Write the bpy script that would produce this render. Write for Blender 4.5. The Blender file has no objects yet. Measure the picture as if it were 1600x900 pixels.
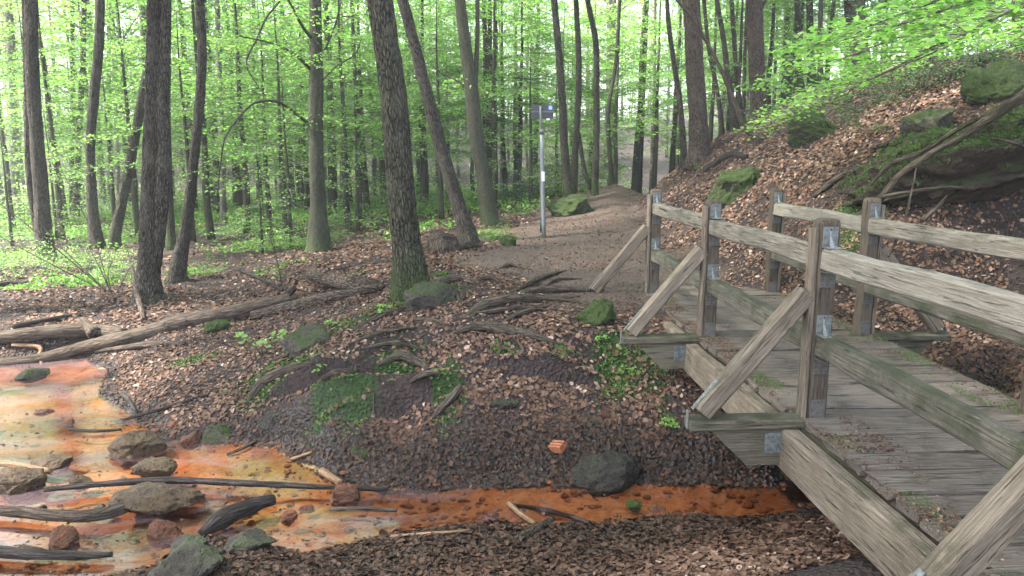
import bpy, bmesh, math, random
import numpy as np
from mathutils import Vector, Matrix

random.seed(7)
RNG = np.random.default_rng(11)
SC = bpy.context.scene
COL = SC.collection
R = math.radians

# ------------------------------------------------------------------ camera
CAM_Z, PITCH, F = 2.5, R(10.06), 1155.0
cam_d = bpy.data.cameras.new('camera')
cam_d.lens, cam_d.sensor_width = 36 * F / 1600, 36
cam_d.clip_start, cam_d.clip_end = 0.05, 600
cam = bpy.data.objects.new('camera', cam_d)
cam.location = (0, 0, CAM_Z)
cam.rotation_euler = (R(90) - PITCH, 0, 0)
COL.objects.link(cam)
SC.camera = cam

# ------------------------------------------------------------------ light
SUN = Vector((-0.60, -0.12, 0.80)).normalized()
EXPOSURE = 2.9
HAZE = 0.0021
world = bpy.data.worlds.new('World')
SC.world = world
world.use_nodes = True
wn = world.node_tree
sky = wn.nodes.new('ShaderNodeTexSky')
sky.sky_type = 'NISHITA'
sky.sun_disc = False
sky.sun_elevation = math.asin(SUN.z)
sky.sun_rotation = math.atan2(SUN.x, SUN.y)
sky.dust_density = 2.0
hsv = wn.nodes.new('ShaderNodeHueSaturation'); hsv.inputs['Saturation'].default_value = .6
wn.links.new(sky.outputs[0], hsv.inputs['Color']); wn.links.new(hsv.outputs[0], wn.nodes['Background'].inputs[0])
wn.nodes['Background'].inputs[1].default_value = 0.15
sl = bpy.data.lights.new('sun', 'SUN')
sl.energy = 5.0
sl.angle = R(3.0)
sl.color = (1.0, 0.95, 0.86)
so = bpy.data.objects.new('sun', sl)
so.rotation_euler = SUN.to_track_quat('Z', 'Y').to_euler()
so.location = (0, 0, 40)
COL.objects.link(so)
SC.view_settings.view_transform = 'Standard'
SC.view_settings.look = 'None'
SC.view_settings.exposure = EXPOSURE
SC.view_settings.gamma = 1.0
SC.render.engine = 'CYCLES'
SC.cycles.use_denoising = True
SC.cycles.max_bounces = 8
SC.cycles.transparent_max_bounces = 12
SC.cycles.sample_clamp_indirect = 6

# ------------------------------------------------------------------ noise
def _h(ix, iy, iz, seed):
    n = (ix * 374761393 + iy * 668265263 + iz * 2147483647 + seed * 974634777) & 0xFFFFFFFF
    n = ((n ^ (n >> 13)) * 1274126177) & 0xFFFFFFFF
    n = (n ^ (n >> 16)) & 0xFFFFFFFF
    return n.astype(np.float64) / 2147483648.0 - 1.0

def vnoise(P, seed=0):
    P = np.asarray(P, dtype=np.float64)
    I = np.floor(P).astype(np.int64)
    f = P - I
    u = f * f * (3 - 2 * f)
    r = 0
    for dx in (0, 1):
        wx = u[..., 0] if dx else 1 - u[..., 0]
        for dy in (0, 1):
            wy = u[..., 1] if dy else 1 - u[..., 1]
            for dz in (0, 1):
                wz = u[..., 2] if dz else 1 - u[..., 2]
                r = r + wx * wy * wz * _h(I[..., 0] + dx, I[..., 1] + dy, I[..., 2] + dz, seed)
    return r

def fbm(P, octv=4, seed=0, gain=0.5):
    P = np.asarray(P, dtype=np.float64)
    a, s, t = 1.0, 0.0, 0.0
    for k in range(octv):
        s = s + a * vnoise(P, seed + k * 17)
        t += a
        a *= gain
        P = P * 2.03 + 3.7
    return s / t

def p3(x, y, k=1.0, z=0.0):
    return np.stack([np.asarray(x) * k, np.asarray(y) * k, np.full(np.shape(x), z)], -1)

def sstep(a, b, x):
    t = np.clip((x - a) / (b - a), 0, 1)
    return t * t * (3 - 2 * t)

# ------------------------------------------------------------------ rays
def ang(py):
    return PITCH + math.atan((py - 450) / F)

def ydist(py, z):
    return (CAM_Z - z) / math.tan(ang(py))

CF = np.array([0, math.cos(PITCH), -math.sin(PITCH)])
CU = np.array([0, math.sin(PITCH), math.cos(PITCH)])
CAMP = np.array([0, 0, CAM_Z])

def ray(px, py):
    return CF + np.array([1.0, 0, 0]) * (px - 800) / F + CU * (450 - py) / F

def at_y(px, py, Y):
    d = ray(px, py)
    return CAMP + d * (Y / d[1])

def at_z(px, py, z=0.0):
    d = ray(px, py)
    return CAMP + d * ((z - CAM_Z) / d[2])

# ------------------------------------------------------------------ terrain
WPX_FAR = [(-420, 575), (-150, 570), (0, 570), (130, 560), (168, 578), (150, 615), (205, 650), (250, 690), (330, 690), (430, 702),
           (500, 745), (600, 768), (700, 765), (800, 762), (900, 760), (1000, 758), (1100, 757), (1215, 764), (1300, 740), (1420, 716), (1500, 706)]
WPX_NEAR = [(1500, 722), (1400, 738), (1290, 768), (1212, 803), (1130, 806), (1050, 802), (960, 812), (850, 816), (760, 814), (680, 822), (600, 832), (540, 850),
            (480, 862), (410, 852), (330, 832), (290, 850), (240, 880), (160, 900), (60, 930), (-80, 960), (-420, 960)]
WPOLY = np.array([at_z(x, y)[:2] for x, y in WPX_FAR + WPX_NEAR])

def water_sd(x, y):
    """signed distance to the stream outline, negative inside"""
    x = np.asarray(x, float); y = np.asarray(y, float)
    d2 = np.full(x.shape, 1e9)
    ins = np.zeros(x.shape, bool)
    n = len(WPOLY)
    for i in range(n):
        ax, ay = WPOLY[i]; bx, by = WPOLY[(i + 1) % n]
        ex, ey = bx - ax, by - ay
        t = np.clip(((x - ax) * ex + (y - ay) * ey) / (ex * ex + ey * ey + 1e-12), 0, 1)
        d2 = np.minimum(d2, (x - ax - t * ex) ** 2 + (y - ay - t * ey) ** 2)
        c = ((ay > y) != (by > y)) & (x < ex * (y - ay) / (ey if abs(ey) > 1e-9 else 1e-9) + ax)
        ins ^= c
    d = np.sqrt(d2)
    return np.where(ins, -d, d)

# bank profiles: one fan line per bearing, (row, height) pairs
STN = {
    -300: [(990, .0), (573, .0), (550, .12), (520, .28), (470, .35), (400, .35), (330, .35)],
    0: [(930, .0), (573, .0), (550, .12), (520, .28), (470, .35), (400, .35), (330, .35)],
    150: [(905, .03), (880, .0), (572, .0), (545, .12), (500, .3), (430, .35), (380, .35), (330, .35)],
    250: [(920, .08), (870, .0), (690, .0), (660, .08), (600, .2), (540, .3), (500, .36), (465, .38), (400, .4), (330, .38)],
    400: [(930, .14), (880, .07), (848, .0), (700, .0), (670, .12), (620, .3), (560, .42), (500, .45), (440, .5), (390, .55), (330, .45)],
    500: [(930, .16), (885, .06), (855, .0), (745, .0), (700, .16), (640, .36), (608, .40), (592, .63), (560, .68), (500, .68), (455, .72), (400, .65), (340, .5)],
    640: [(930, .2), (865, .07), (828, .0), (768, .0), (720, .15), (640, .4), (600, .46), (585, .70), (520, .84), (460, 1.02), (430, 1.05), (400, 1.0), (350, .8), (310, .5)],
    740: [(930, .25), (850, .07), (818, .0), (764, .0), (720, .14), (640, .46), (562, .68), (540, .76), (523, .96), (480, 1.0), (420, 1.05), (370, 1.08), (330, .9), (300, .6)],
    860: [(930, .28), (850, .09), (815, .0), (760, .0), (710, .16), (630, .46), (596, .60), (566, .75), (542, .89), (520, .96), (480, 1.0), (400, 1.05), (365, 1.12), (320, 1.3), (300, 1.2)],
    960: [(930, .34), (850, .12), (808, .0), (757, .0), (710, .16), (640, .42), (590, .6), (545, .8), (520, .93), (470, 1.0), (400, 1.05), (340, 1.3), (300, 1.65), (287, 1.76)],
    1060: [(930, .42), (850, .18), (803, .0), (757, .0), (710, .18), (640, .42), (590, .6), (545, .8), (505, .93), (470, .97), (440, 1.0), (400, 1.08), (340, 1.4)],
    1210: [(930, .55), (850, .26), (805, .0), (765, .0), (720, .16), (640, .4), (590, .58), (545, .75), (505, .9), (470, .96), (440, 1.0), (400, 1.1)],
    1400: [(930, .78), (850, .52), (800, .30), (738, .0), (716, .0), (690, .1), (600, .45), (545, .7), (505, .9), (470, .96), (440, 1.0)],
    1600: [(930, .85), (850, .70), (780, .45), (700, .25), (650, .4), (600, .5), (545, .7), (470, .96)],
}
ST_T, ST_Y, ST_Z = [], [], []
for px in sorted(STN):
    pts = sorted((ydist(py, z), z) for py, z in STN[px])
    ys = [p[0] for p in pts]; zs = [p[1] for p in pts]
    y0 = ys[0]
    ys = [-5, min(1.8, y0 - 1.2)] + ys + [max(ys[-1] + 8, 34), 60]
    zs = [1.0, 1.0 if px > 300 else 0.85] + zs + [.38, .38]
    ST_T.append((px - 800) / F); ST_Y.append(ys); ST_Z.append(zs)
ST_T = np.array(ST_T)

def toe_x(y): return np.interp(y, [4, 6.3, 7.4, 8.6, 11, 16, 22, 30, 60], [3.75, 3.7, 3.45, 2.75, 2.35, 2.6, 4.4, 8.0, 30])
def toe_z(y): return np.interp(y, [4, 6, 8, 11, 16, 22, 30], [.5, .55, 1.0, 1.07, 1.35, 1.75, 1.5])

def path_mask(x, y):
    c = np.interp(y, [6, 7.2, 8.3, 9.5, 11, 13.3, 16, 19, 22, 26], [2.2, 1.3, 1.35, 1.2, .95, 1.1, 1.6, 2.5, 3.5, 5.2])
    w = np.interp(y, [6, 7.2, 8.3, 9.5, 11, 13.3, 16, 22], [.4, .9, 1.5, 1.65, 1.6, 1.5, 1.25, 1.1])
    n = fbm(p3(x, y, 1.3, 5.0), 3, 40) * .45
    return (1 - sstep(.75, 1.15, np.abs(x - c) / w + n)) * sstep(6.6, 7.8, y) * (1 - sstep(26, 30, y))

def height(x, y, detail=True):
    x = np.asarray(x, float); y = np.asarray(y, float)
    shp = x.shape
    x = x.ravel(); y = y.ravel()
    t = np.clip(x / (np.maximum(y, 2.0) * .985 + .33), ST_T[0], ST_T[-1] - 1e-6)
    Z = np.stack([np.interp(y, a, b) for a, b in zip(ST_Y, ST_Z)])
    k = np.clip(np.searchsorted(ST_T, t, side='right') - 1, 0, len(ST_T) - 2)
    f = (t - ST_T[k]) / (ST_T[k + 1] - ST_T[k])
    ar = np.arange(len(x))
    z = Z[k, ar] * (1 - f) + Z[k + 1, ar] * f
    # the slope on the right
    s = x - toe_x(y)
    g = np.interp(s, [-6, 0, 1.7, 4.2, 5.2, 10, 22, 60], [-9, 0, 1.35, 2.65, 3.0, 3.3, 2.2, 1.0])
    rz = toe_z(y) + g
    # hollow under the bank
    hol = np.exp(-(((x - 5.15) / .75) ** 2 + ((y - 7.15) / .95) ** 2))
    rz = rz - .95 * hol
    d = z - rz
    h = np.clip(.5 + .5 * d / .35, 0, 1)
    z = rz * (1 - h) + z * h + .35 * h * (1 - h) * .5
    # far hillside
    hill = (y - 36 - .10 * x) * .24
    hill = np.where(hill > 0, hill * hill / (hill + 2.0), 0)
    hill = 9 * (1 - np.exp(-hill / 9))
    z = z + hill
    if detail:
        pm = path_mask(x, y)
        near = 1 - sstep(25, 60, y)
        z = z + fbm(p3(x, y, .8), 3, 3) * .10 * (1 - .7 * pm) * sstep(5.5, 10, np.abs(y)) 
        z = z + fbm(p3(x, y, 3.1), 4, 9) * .055 * (1 - .75 * pm) * near
        z = z + np.abs(fbm(p3(x, y, 11.0), 2, 29)) * .018 * (1 - .6 * pm) * near
    sd = water_sd(x, y)
    zb = -.045 - .06 * sstep(0, .5, -sd) + fbm(p3(x, y, 3.2, 2.0), 3, 71) * .045
    zb = zb + .03 * sstep(.35, .75, fbm(p3(x, y, 1.4, 9.0), 2, 75))
    m = sstep(-.12, .10, sd)
    zo = np.maximum(z, .008) * sstep(-.05, .30, sd) + .006
    z = zb * (1 - m) + zo * m
    return z.reshape(shp)

TSTEP = np.concatenate([np.linspace(1.5, 14, 1100), np.geomspace(14.02, 140, 700)])
def hit(px, py):
    d = ray(px, py); d = d / d[1]
    P = CAMP + TSTEP[:, None] * d
    zz = height(P[:, 0], P[:, 1])
    b = np.nonzero(P[:, 2] <= zz)[0]
    if len(b) == 0: return P[-1]
    i = max(b[0], 1)
    a0 = P[i - 1, 2] - zz[i - 1]; a1 = P[i, 2] - zz[i]
    u = a0 / (a0 - a1) if a0 != a1 else 0
    return P[i - 1] * (1 - u) + P[i] * u

def hz(x, y): return float(height(np.array([x]), np.array([y]))[0])

def normals_at(x, y, e=.03):
    hx = (height(x + e, y) - height(x - e, y)) / (2 * e)
    hy = (height(x, y + e) - height(x, y - e)) / (2 * e)
    n = np.stack([-hx, -hy, np.ones_like(hx)], -1)
    return n / np.linalg.norm(n, axis=-1, keepdims=True)

# ------------------------------------------------------------------ mesh helpers
def mesh(name, V, faces, mats=(), attrs=None, smooth=True, midx=None):
    """faces: list of (n,k) arrays"""
    V = np.asarray(V, np.float32)
    faces = [np.asarray(f, np.int32) for f in faces if len(f)]
    me = bpy.data.meshes.new(name)
    me.vertices.add(len(V)); me.vertices.foreach_set('co', V.ravel())
    nl = sum(f.size for f in faces); npoly = sum(len(f) for f in faces)
    me.loops.add(nl); me.polygons.add(npoly)
    me.loops.foreach_set('vertex_index', np.concatenate([f.ravel() for f in faces]))
    tot = np.concatenate([np.full(len(f), f.shape[1], np.int32) for f in faces])
    st = np.concatenate([[0], np.cumsum(tot)[:-1]]).astype(np.int32)
    me.polygons.foreach_set('loop_start', st)
    me.polygons.foreach_set('loop_total', tot)
    me.polygons.foreach_set('use_smooth', np.full(npoly, smooth))
    for m in mats: me.materials.append(m)
    if midx is not None: me.polygons.foreach_set('material_index', np.asarray(midx, np.int32))
    if attrs:
        for k, v in attrs.items():
            a = me.attributes.new(k, 'FLOAT', 'POINT')
            a.data.foreach_set('value', np.asarray(v, np.float32))
    me.update(calc_edges=True)
    return me

def link(name, me, parent=None, loc=None, **props):
    o = bpy.data.objects.new(name, me)
    COL.objects.link(o)
    if parent is not None: o.parent = parent
    if loc is not None: o.location = loc
    for k, v in props.items():
        if v is not None: o[k] = v
    return o

def thing(name, label, cat, loc=(0, 0, 0), group=None, rotz=0.0):
    o = bpy.data.objects.new(name, None)
    o.empty_display_size = .2
    COL.objects.link(o)
    o.location = loc; o.rotation_euler = (0, 0, rotz)
    o['label'] = label; o['category'] = cat
    if group: o['group'] = group
    return o

class MB:
    def __init__(s): s.V = []; s.Q = []; s.T = []; s.A = []; s.G = []; s.n = 0; s.qm = []; s.tm = []
    def add(s, V, Q=None, T=None, tint=0.0, m=0):
        V = np.asarray(V, float)
        if Q is not None and len(Q): s.Q.append(np.asarray(Q) + s.n); s.qm.append(np.full(len(Q), m))
        if T is not None and len(T): s.T.append(np.asarray(T) + s.n); s.tm.append(np.full(len(T), m))
        g = getattr(tube, 'G', None)
        s.G.append(g if g is not None and len(g) == len(V) else V); tube.G = None
        s.V.append(V); s.A.append(np.broadcast_to(np.asarray(tint, float), (len(V),)))
        s.n += len(V)
    def mesh(s, name, mats, smooth=True, org=(0, 0, 0)):
        V = np.concatenate(s.V) - np.asarray(org, float)
        fs, mi = [], []
        if s.Q: fs.append(np.concatenate(s.Q)); mi.append(np.concatenate(s.qm))
        if s.T: fs.append(np.concatenate(s.T)); mi.append(np.concatenate(s.tm))
        if not isinstance(mats, (list, tuple)): mats = [mats]
        me = mesh(name, V, fs, mats, {'tint': np.concatenate(s.A)}, smooth, np.concatenate(mi))
        if any('bark' in m.name or 'wood' in m.name for m in mats):
            a = me.attributes.new('grain', 'FLOAT_VECTOR', 'POINT'); a.data.foreach_set('vector', np.concatenate(s.G).astype(np.float32).ravel())
        return me

def resample(P, r, step):
    P = np.asarray(P, float); r = np.asarray(r, float)
    L = np.concatenate([[0], np.cumsum(np.linalg.norm(np.diff(P, axis=0), axis=1))])
    n = max(2, int(L[-1] / step) + 1)
    # smooth Catmull-like resampling through a fine cubic
    s = np.linspace(0, L[-1], n)
    if len(P) > 2:
        m = np.gradient(P, L, axis=0)
        k = np.clip(np.searchsorted(L, s, side='right') - 1, 0, len(P) - 2)
        h = (L[k + 1] - L[k])[:, None]; u = ((s - L[k])[:, None]) / h
        Q = ((2 * u**3 - 3 * u**2 + 1) * P[k] + (u**3 - 2 * u**2 + u) * h * m[k] + (-2 * u**3 + 3 * u**2) * P[k + 1] + (u**3 - u**2) * h * m[k + 1])
    else:
        Q = P[0] + (P[1] - P[0]) * (s / L[-1])[:, None]
    return Q, np.interp(s, L, r), s

def tube(P, r, segs=8, step=.1, amp=0.0, freq=8.0, stretch=.18, seed=0, cap=True, ridge=True, lump=0.0):
    P, r, s = resample(P, r, step)
    n = len(P)
    T = np.gradient(P, axis=0); T /= np.linalg.norm(T, axis=1, keepdims=True) + 1e-12
    N = np.zeros_like(P)
    a = np.array([1.0, 0, 0]) if abs(T[0][0]) < .8 else np.array([0, 1.0, 0])
    v = a - T[0] * a.dot(T[0]); N[0] = v / np.linalg.norm(v)
    for i in range(1, n):
        v = N[i - 1] - T[i] * N[i - 1].dot(T[i]); N[i] = v / np.linalg.norm(v)
    B = np.cross(T, N)
    th = np.arange(segs) * 2 * math.pi / segs
    c, sn = np.cos(th), np.sin(th)
    rm = float(r.max())
    G = np.stack([np.broadcast_to(c, (n, segs)) * rm, np.broadcast_to(sn, (n, segs)) * rm, np.broadcast_to(s[:, None], (n, segs))], -1).reshape(-1, 3)
    if cap: G = np.concatenate([G, [[0, 0, s[0]], [0, 0, s[-1]]]])
    tube.G = G
    rad = np.repeat(r[:, None], segs, 1)
    if amp or lump:
        q = np.stack([np.broadcast_to(c, rad.shape) * r[:, None] * freq, np.broadcast_to(sn, rad.shape) * r[:, None] * freq, np.broadcast_to(s[:, None] * freq * stretch, rad.shape)], -1)
        if amp:
            w = fbm(q + 7.3, 3, seed)
            if ridge: w = 1 - 2.4 * np.abs(w)
            rad = rad + amp * w
        if lump: rad = rad * (1 + lump * fbm(q * .35 + 1.7, 2, seed + 5))
    V = P[:, None, :] + rad[..., None] * (N[:, None, :] * c[None, :, None] + B[:, None, :] * sn[None, :, None])
    V = V.reshape(-1, 3)
    i = np.arange(n - 1)[:, None]; j = np.arange(segs)[None, :]; j2 = (j + 1) % segs
    Q = np.stack([i * segs + j, i * segs + j2, (i + 1) * segs + j2, (i + 1) * segs + j], -1).reshape(-1, 4)
    tri = None
    if cap:
        V = np.concatenate([V, [P[0], P[-1]]])
        b = n * segs; jj = np.arange(segs); jn = (jj + 1) % segs
        tri = np.concatenate([np.stack([jn, jj, np.full(segs, b)], -1), np.stack([(n - 1) * segs + jj, (n - 1) * segs + jn, np.full(segs, b + 1)], -1)])
    return V, Q, tri

# ------------------------------------------------------------------ materials
class NT:
    def __init__(s, name):
        s.m = bpy.data.materials.new(name); s.m.use_nodes = True
        s.t = s.m.node_tree; s.b = s.t.nodes['Principled BSDF']; s.out = s.t.nodes['Material Output']
    def n(s, typ, ins=None, **props):
        nd = s.t.nodes.new('ShaderNode' + typ)
        for k, v in props.items(): setattr(nd, k, v)
        if ins:
            for k, v in ins.items(): s.set(nd.inputs[k], v)
        return nd
    def set(s, sock, v):
        if isinstance(v, bpy.types.NodeSocket): s.t.links.new(v, sock)
        elif isinstance(v, bpy.types.Node): s.t.links.new(v.outputs[0], sock)
        else:
            if sock.type == 'RGBA' and len(v) == 3: v = (*v, 1)
            sock.default_value = v
    def ramp(s, fac, stops, interp='LINEAR'):
        nd = s.t.nodes.new('ShaderNodeValToRGB'); cr = nd.color_ramp; cr.interpolation = interp
        while len(cr.elements) < len(stops): cr.elements.new(.5)
        for e, (p, c) in zip(cr.elements, stops):
            e.position = p; e.color = (*c, 1) if len(c) == 3 else c
        s.set(nd.inputs[0], fac); return nd.outputs[0]
    def mix(s, f, a, b, blend='MIX'):
        nd = s.t.nodes.new('ShaderNodeMix'); nd.data_type = 'RGBA'; nd.blend_type = blend
        s.set(nd.inputs[0], f); s.set(nd.inputs[6], a); s.set(nd.inputs[7], b); return nd.outputs[2]
    def math(s, op, a, b=0.0, clamp=False):
        nd = s.t.nodes.new('ShaderNodeMath'); nd.operation = op; nd.use_clamp = clamp
        s.set(nd.inputs[0], a); s.set(nd.inputs[1], b); return nd.outputs[0]
    def noise(s, vec, scale, detail=4, rough=.55, dist=0.0):
        return s.n('TexNoise', {'Vector': vec, 'Scale': scale, 'Detail': detail, 'Roughness': rough, 'Distortion': dist}).outputs[0]
    def attr(s, name): return s.n('Attribute', attribute_name=name).outputs['Fac']
    def coord(s, which='Object'): return s.n('TexCoord').outputs[which]
    def scaled(s, vec, sc, loc=(0, 0, 0)): return s.n('Mapping', {'Vector': vec, 'Scale': sc, 'Location': loc}).outputs[0]
    def bump(s, h, strength=.5, dist=.02, normal=None):
        nd = s.n('Bump', {'Height': h, 'Strength': strength, 'Distance': dist})
        if normal is not None: s.set(nd.inputs['Normal'], normal)
        return nd.outputs[0]
    def rnd(s): return s.n('ObjectInfo').outputs['Random']
    def upness(s): return s.n('SeparateXYZ', {0: s.n('NewGeometry').outputs['Normal']}).outputs[2]
    def done(s, col=None, rough=None, nrm=None, spec=None):
        if col is not None: s.set(s.b.inputs['Base Color'], col)
        if rough is not None: s.set(s.b.inputs['Roughness'], rough)
        if nrm is not None: s.set(s.b.inputs['Normal'], nrm)
        if spec is not None: s.set(s.b.inputs['Specular IOR Level'], spec)
        return s.m

def m_ground():
    k = NT('forest_floor'); co = k.coord()
    n1 = k.noise(co, 2.2, 6, .6); n2 = k.noise(co, 14, 5, .65); n3 = k.noise(co, 60, 3, .6)
    soil = k.ramp(n2, [(.3, (.011, .008, .007)), (.6, (.032, .022, .018)), (.8, (.07, .05, .042))])
    vw = k.n('Mapping', {'Vector': co, 'Scale': (1, 1, 1)}).outputs[0]
    warp = k.mix(.06, vw, k.n('TexNoise', {'Vector': co, 'Scale': 9.0}).outputs[1])
    v1 = k.n('TexVoronoi', {'Vector': warp, 'Scale': 17.0}); v2 = k.n('TexVoronoi', {'Vector': warp, 'Scale': 31.0})
    r1 = k.n('SeparateColor', {0: v1.outputs['Color']}).outputs[0]; r2 = k.n('SeparateColor', {0: v2.outputs['Color']}).outputs[1]
    st = [(0, (.03, .017, .012)), (.3, (.065, .034, .022)), (.6, (.10, .055, .036)), (.85, (.15, .085, .056)), (1, (.24, .155, .11))]
    lit = k.mix(.45, k.ramp(r1, st), k.ramp(r2, st))
    edge = k.math('MULTIPLY', k.math('SUBTRACT', 1.0, k.math('MULTIPLY', v1.outputs['Distance'], 7.0), True), .8)
    lit = k.mix(k.math('SUBTRACT', 1.0, edge, True), lit, (.03, .02, .018))
    path = k.ramp(k.noise(co, 35, 4, .7), [(.25, (.034, .023, .017)), (.5, (.080, .056, .044)), (.75, (.15, .112, .09))])
    path = k.mix(k.math('MULTIPLY', k.ramp(n1, [(.5, (0, 0, 0)), (.7, (1, 1, 1))]), .4), path, (.06, .045, .042))
    och = k.ramp(k.noise(co, 7.5, 8, .74, 1.1), [(.28, (.09, .03, .012)), (.40, (.22, .072, .022)), (.52, (.27, .112, .048)), (.66, (.28, .155, .095)), (.8, (.26, .185, .145))])
    yel = k.ramp(k.noise(co, 8, 6, .7), [(.3, (.12, .105, .04)), (.6, (.26, .21, .075)), (.8, (.36, .29, .15))])
    och = k.mix(k.attr('yellow'), och, yel)
    col = k.mix(k.ramp(k.math('ADD', k.attr('litter'), k.math('MULTIPLY', k.math('SUBTRACT', n2, .5), .9)), [(.25, (0, 0, 0)), (.55, (1, 1, 1))]), soil, lit)
    col = k.mix(k.attr('path'), col, path)
    wet = k.attr('wet')
    col = k.mix(k.math('MULTIPLY', wet, .8), col, k.ramp(n2, [(.3, (.008, .006, .0055)), (.7, (.030, .021, .018))]))
    ms = k.ramp(n3, [(.3, (.006, .014, .003)), (.7, (.024, .05, .009))])
    col = k.mix(k.ramp(k.math('ADD', k.attr('moss'), k.math('MULTIPLY', k.math('SUBTRACT', n2, .5), 1.2)), [(.4, (0, 0, 0)), (.6, (1, 1, 1))]), col, ms)
    gr = k.ramp(n2, [(.3, (.03, .07, .015)), (.7, (.09, .17, .04))])
    col = k.mix(k.ramp(k.math('ADD', k.attr('green'), k.math('MULTIPLY', k.math('SUBTRACT', n2, .5), 1.0)), [(.45, (0, 0, 0)), (.7, (1, 1, 1))]), col, gr)
    col = k.mix(k.ramp(k.math('ADD', k.attr('ochre'), k.math('MULTIPLY', k.math('SUBTRACT', n2, .5), .5)), [(.4, (0, 0, 0)), (.6, (1, 1, 1))]), col, och)
    h = k.math('ADD', k.math('MULTIPLY', n2, .6), k.math('ADD', k.math('MULTIPLY', n3, .35), k.math('MULTIPLY', v2.outputs['Distance'], 3.0)))
    h = k.math('MULTIPLY', h, k.math('SUBTRACT', 1.0, k.math('MULTIPLY', k.attr('ochre'), .88)))
    rough = k.math('SUBTRACT', .9, k.math('MULTIPLY', wet, .5))
    return k.done(col, rough, k.bump(h, .65, .025), .3)

def m_water():
    k = NT('stream_water'); co = k.coord()
    w = k.math('ADD', k.noise(k.scaled(co, (1.4, 2.2, 1)), 3.0, 3, .5, .8), k.math('MULTIPLY', k.noise(co, 16, 2, .5), .10))
    nrm = k.bump(w, .14, .03)
    fr = k.n('Fresnel', {'IOR': 1.42, 'Normal': nrm})
    tr = k.n('BsdfTransparent', {'Color': (.96, .86, .74)})
    gl = k.n('BsdfGlossy', {'Color': (1, 1, 1), 'Roughness': .06, 'Normal': nrm})
    mx = k.n('MixShader', {0: fr.outputs[0], 1: tr.outputs[0], 2: gl.outputs[0]})
    # milky patches, with the sky's lilac sheen painted in as colour
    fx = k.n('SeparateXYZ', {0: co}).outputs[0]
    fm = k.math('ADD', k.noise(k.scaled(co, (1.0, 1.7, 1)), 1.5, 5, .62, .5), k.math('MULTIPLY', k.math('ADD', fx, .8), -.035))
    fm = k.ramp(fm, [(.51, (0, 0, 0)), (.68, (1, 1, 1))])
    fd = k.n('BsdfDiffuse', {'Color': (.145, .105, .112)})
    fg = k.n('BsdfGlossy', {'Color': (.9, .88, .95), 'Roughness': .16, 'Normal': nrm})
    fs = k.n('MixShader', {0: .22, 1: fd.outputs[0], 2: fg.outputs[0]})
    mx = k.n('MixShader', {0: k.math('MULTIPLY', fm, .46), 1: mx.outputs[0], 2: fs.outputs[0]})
    k.t.links.new(mx.outputs[0], k.out.inputs[0])
    return k.m

def m_leaf(name, stops, trans=.5, dark=1.0):
    k = NT(name)
    c = k.ramp(k.attr('tint'), stops)
    rn = k.rnd()
    c = k.mix(k.math('MULTIPLY', rn, .25), c, (.16, .25, .035))
    df = k.n('BsdfDiffuse', {'Color': c})
    tc = k.mix(1.0, c, (1.08 * dark, 1.36 * dark, .72 * dark), 'MULTIPLY')
    tr = k.n('BsdfTranslucent', {'Color': tc})
    gl = k.n('BsdfGlossy', {'Color': (1, 1, 1), 'Roughness': .5})
    m1 = k.n('MixShader', {0: trans, 1: df.outputs[0], 2: tr.outputs[0]})
    m2 = k.n('MixShader', {0: .025, 1: m1.outputs[0], 2: gl.outputs[0]})
    k.t.links.new(m2.outputs[0], k.out.inputs[0])
    return k.m

def m_litter():
    k = NT('dead_leaf')
    c = k.ramp(k.attr('tint'), [(0, (.012, .008, .006)), (.15, (.036, .021, .014)), (.35, (.072, .039, .025)), (.55, (.118, .067, .044)), (.75, (.185, .116, .080)), (.9, (.28, .195, .148)), (1, (.42, .33, .27))])
    rough = k.ramp(k.attr('tint'), [(0, (.42, .42, .42)), (.4, (.75, .75, .75))])
    return k.done(c, rough, None, .16)

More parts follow.
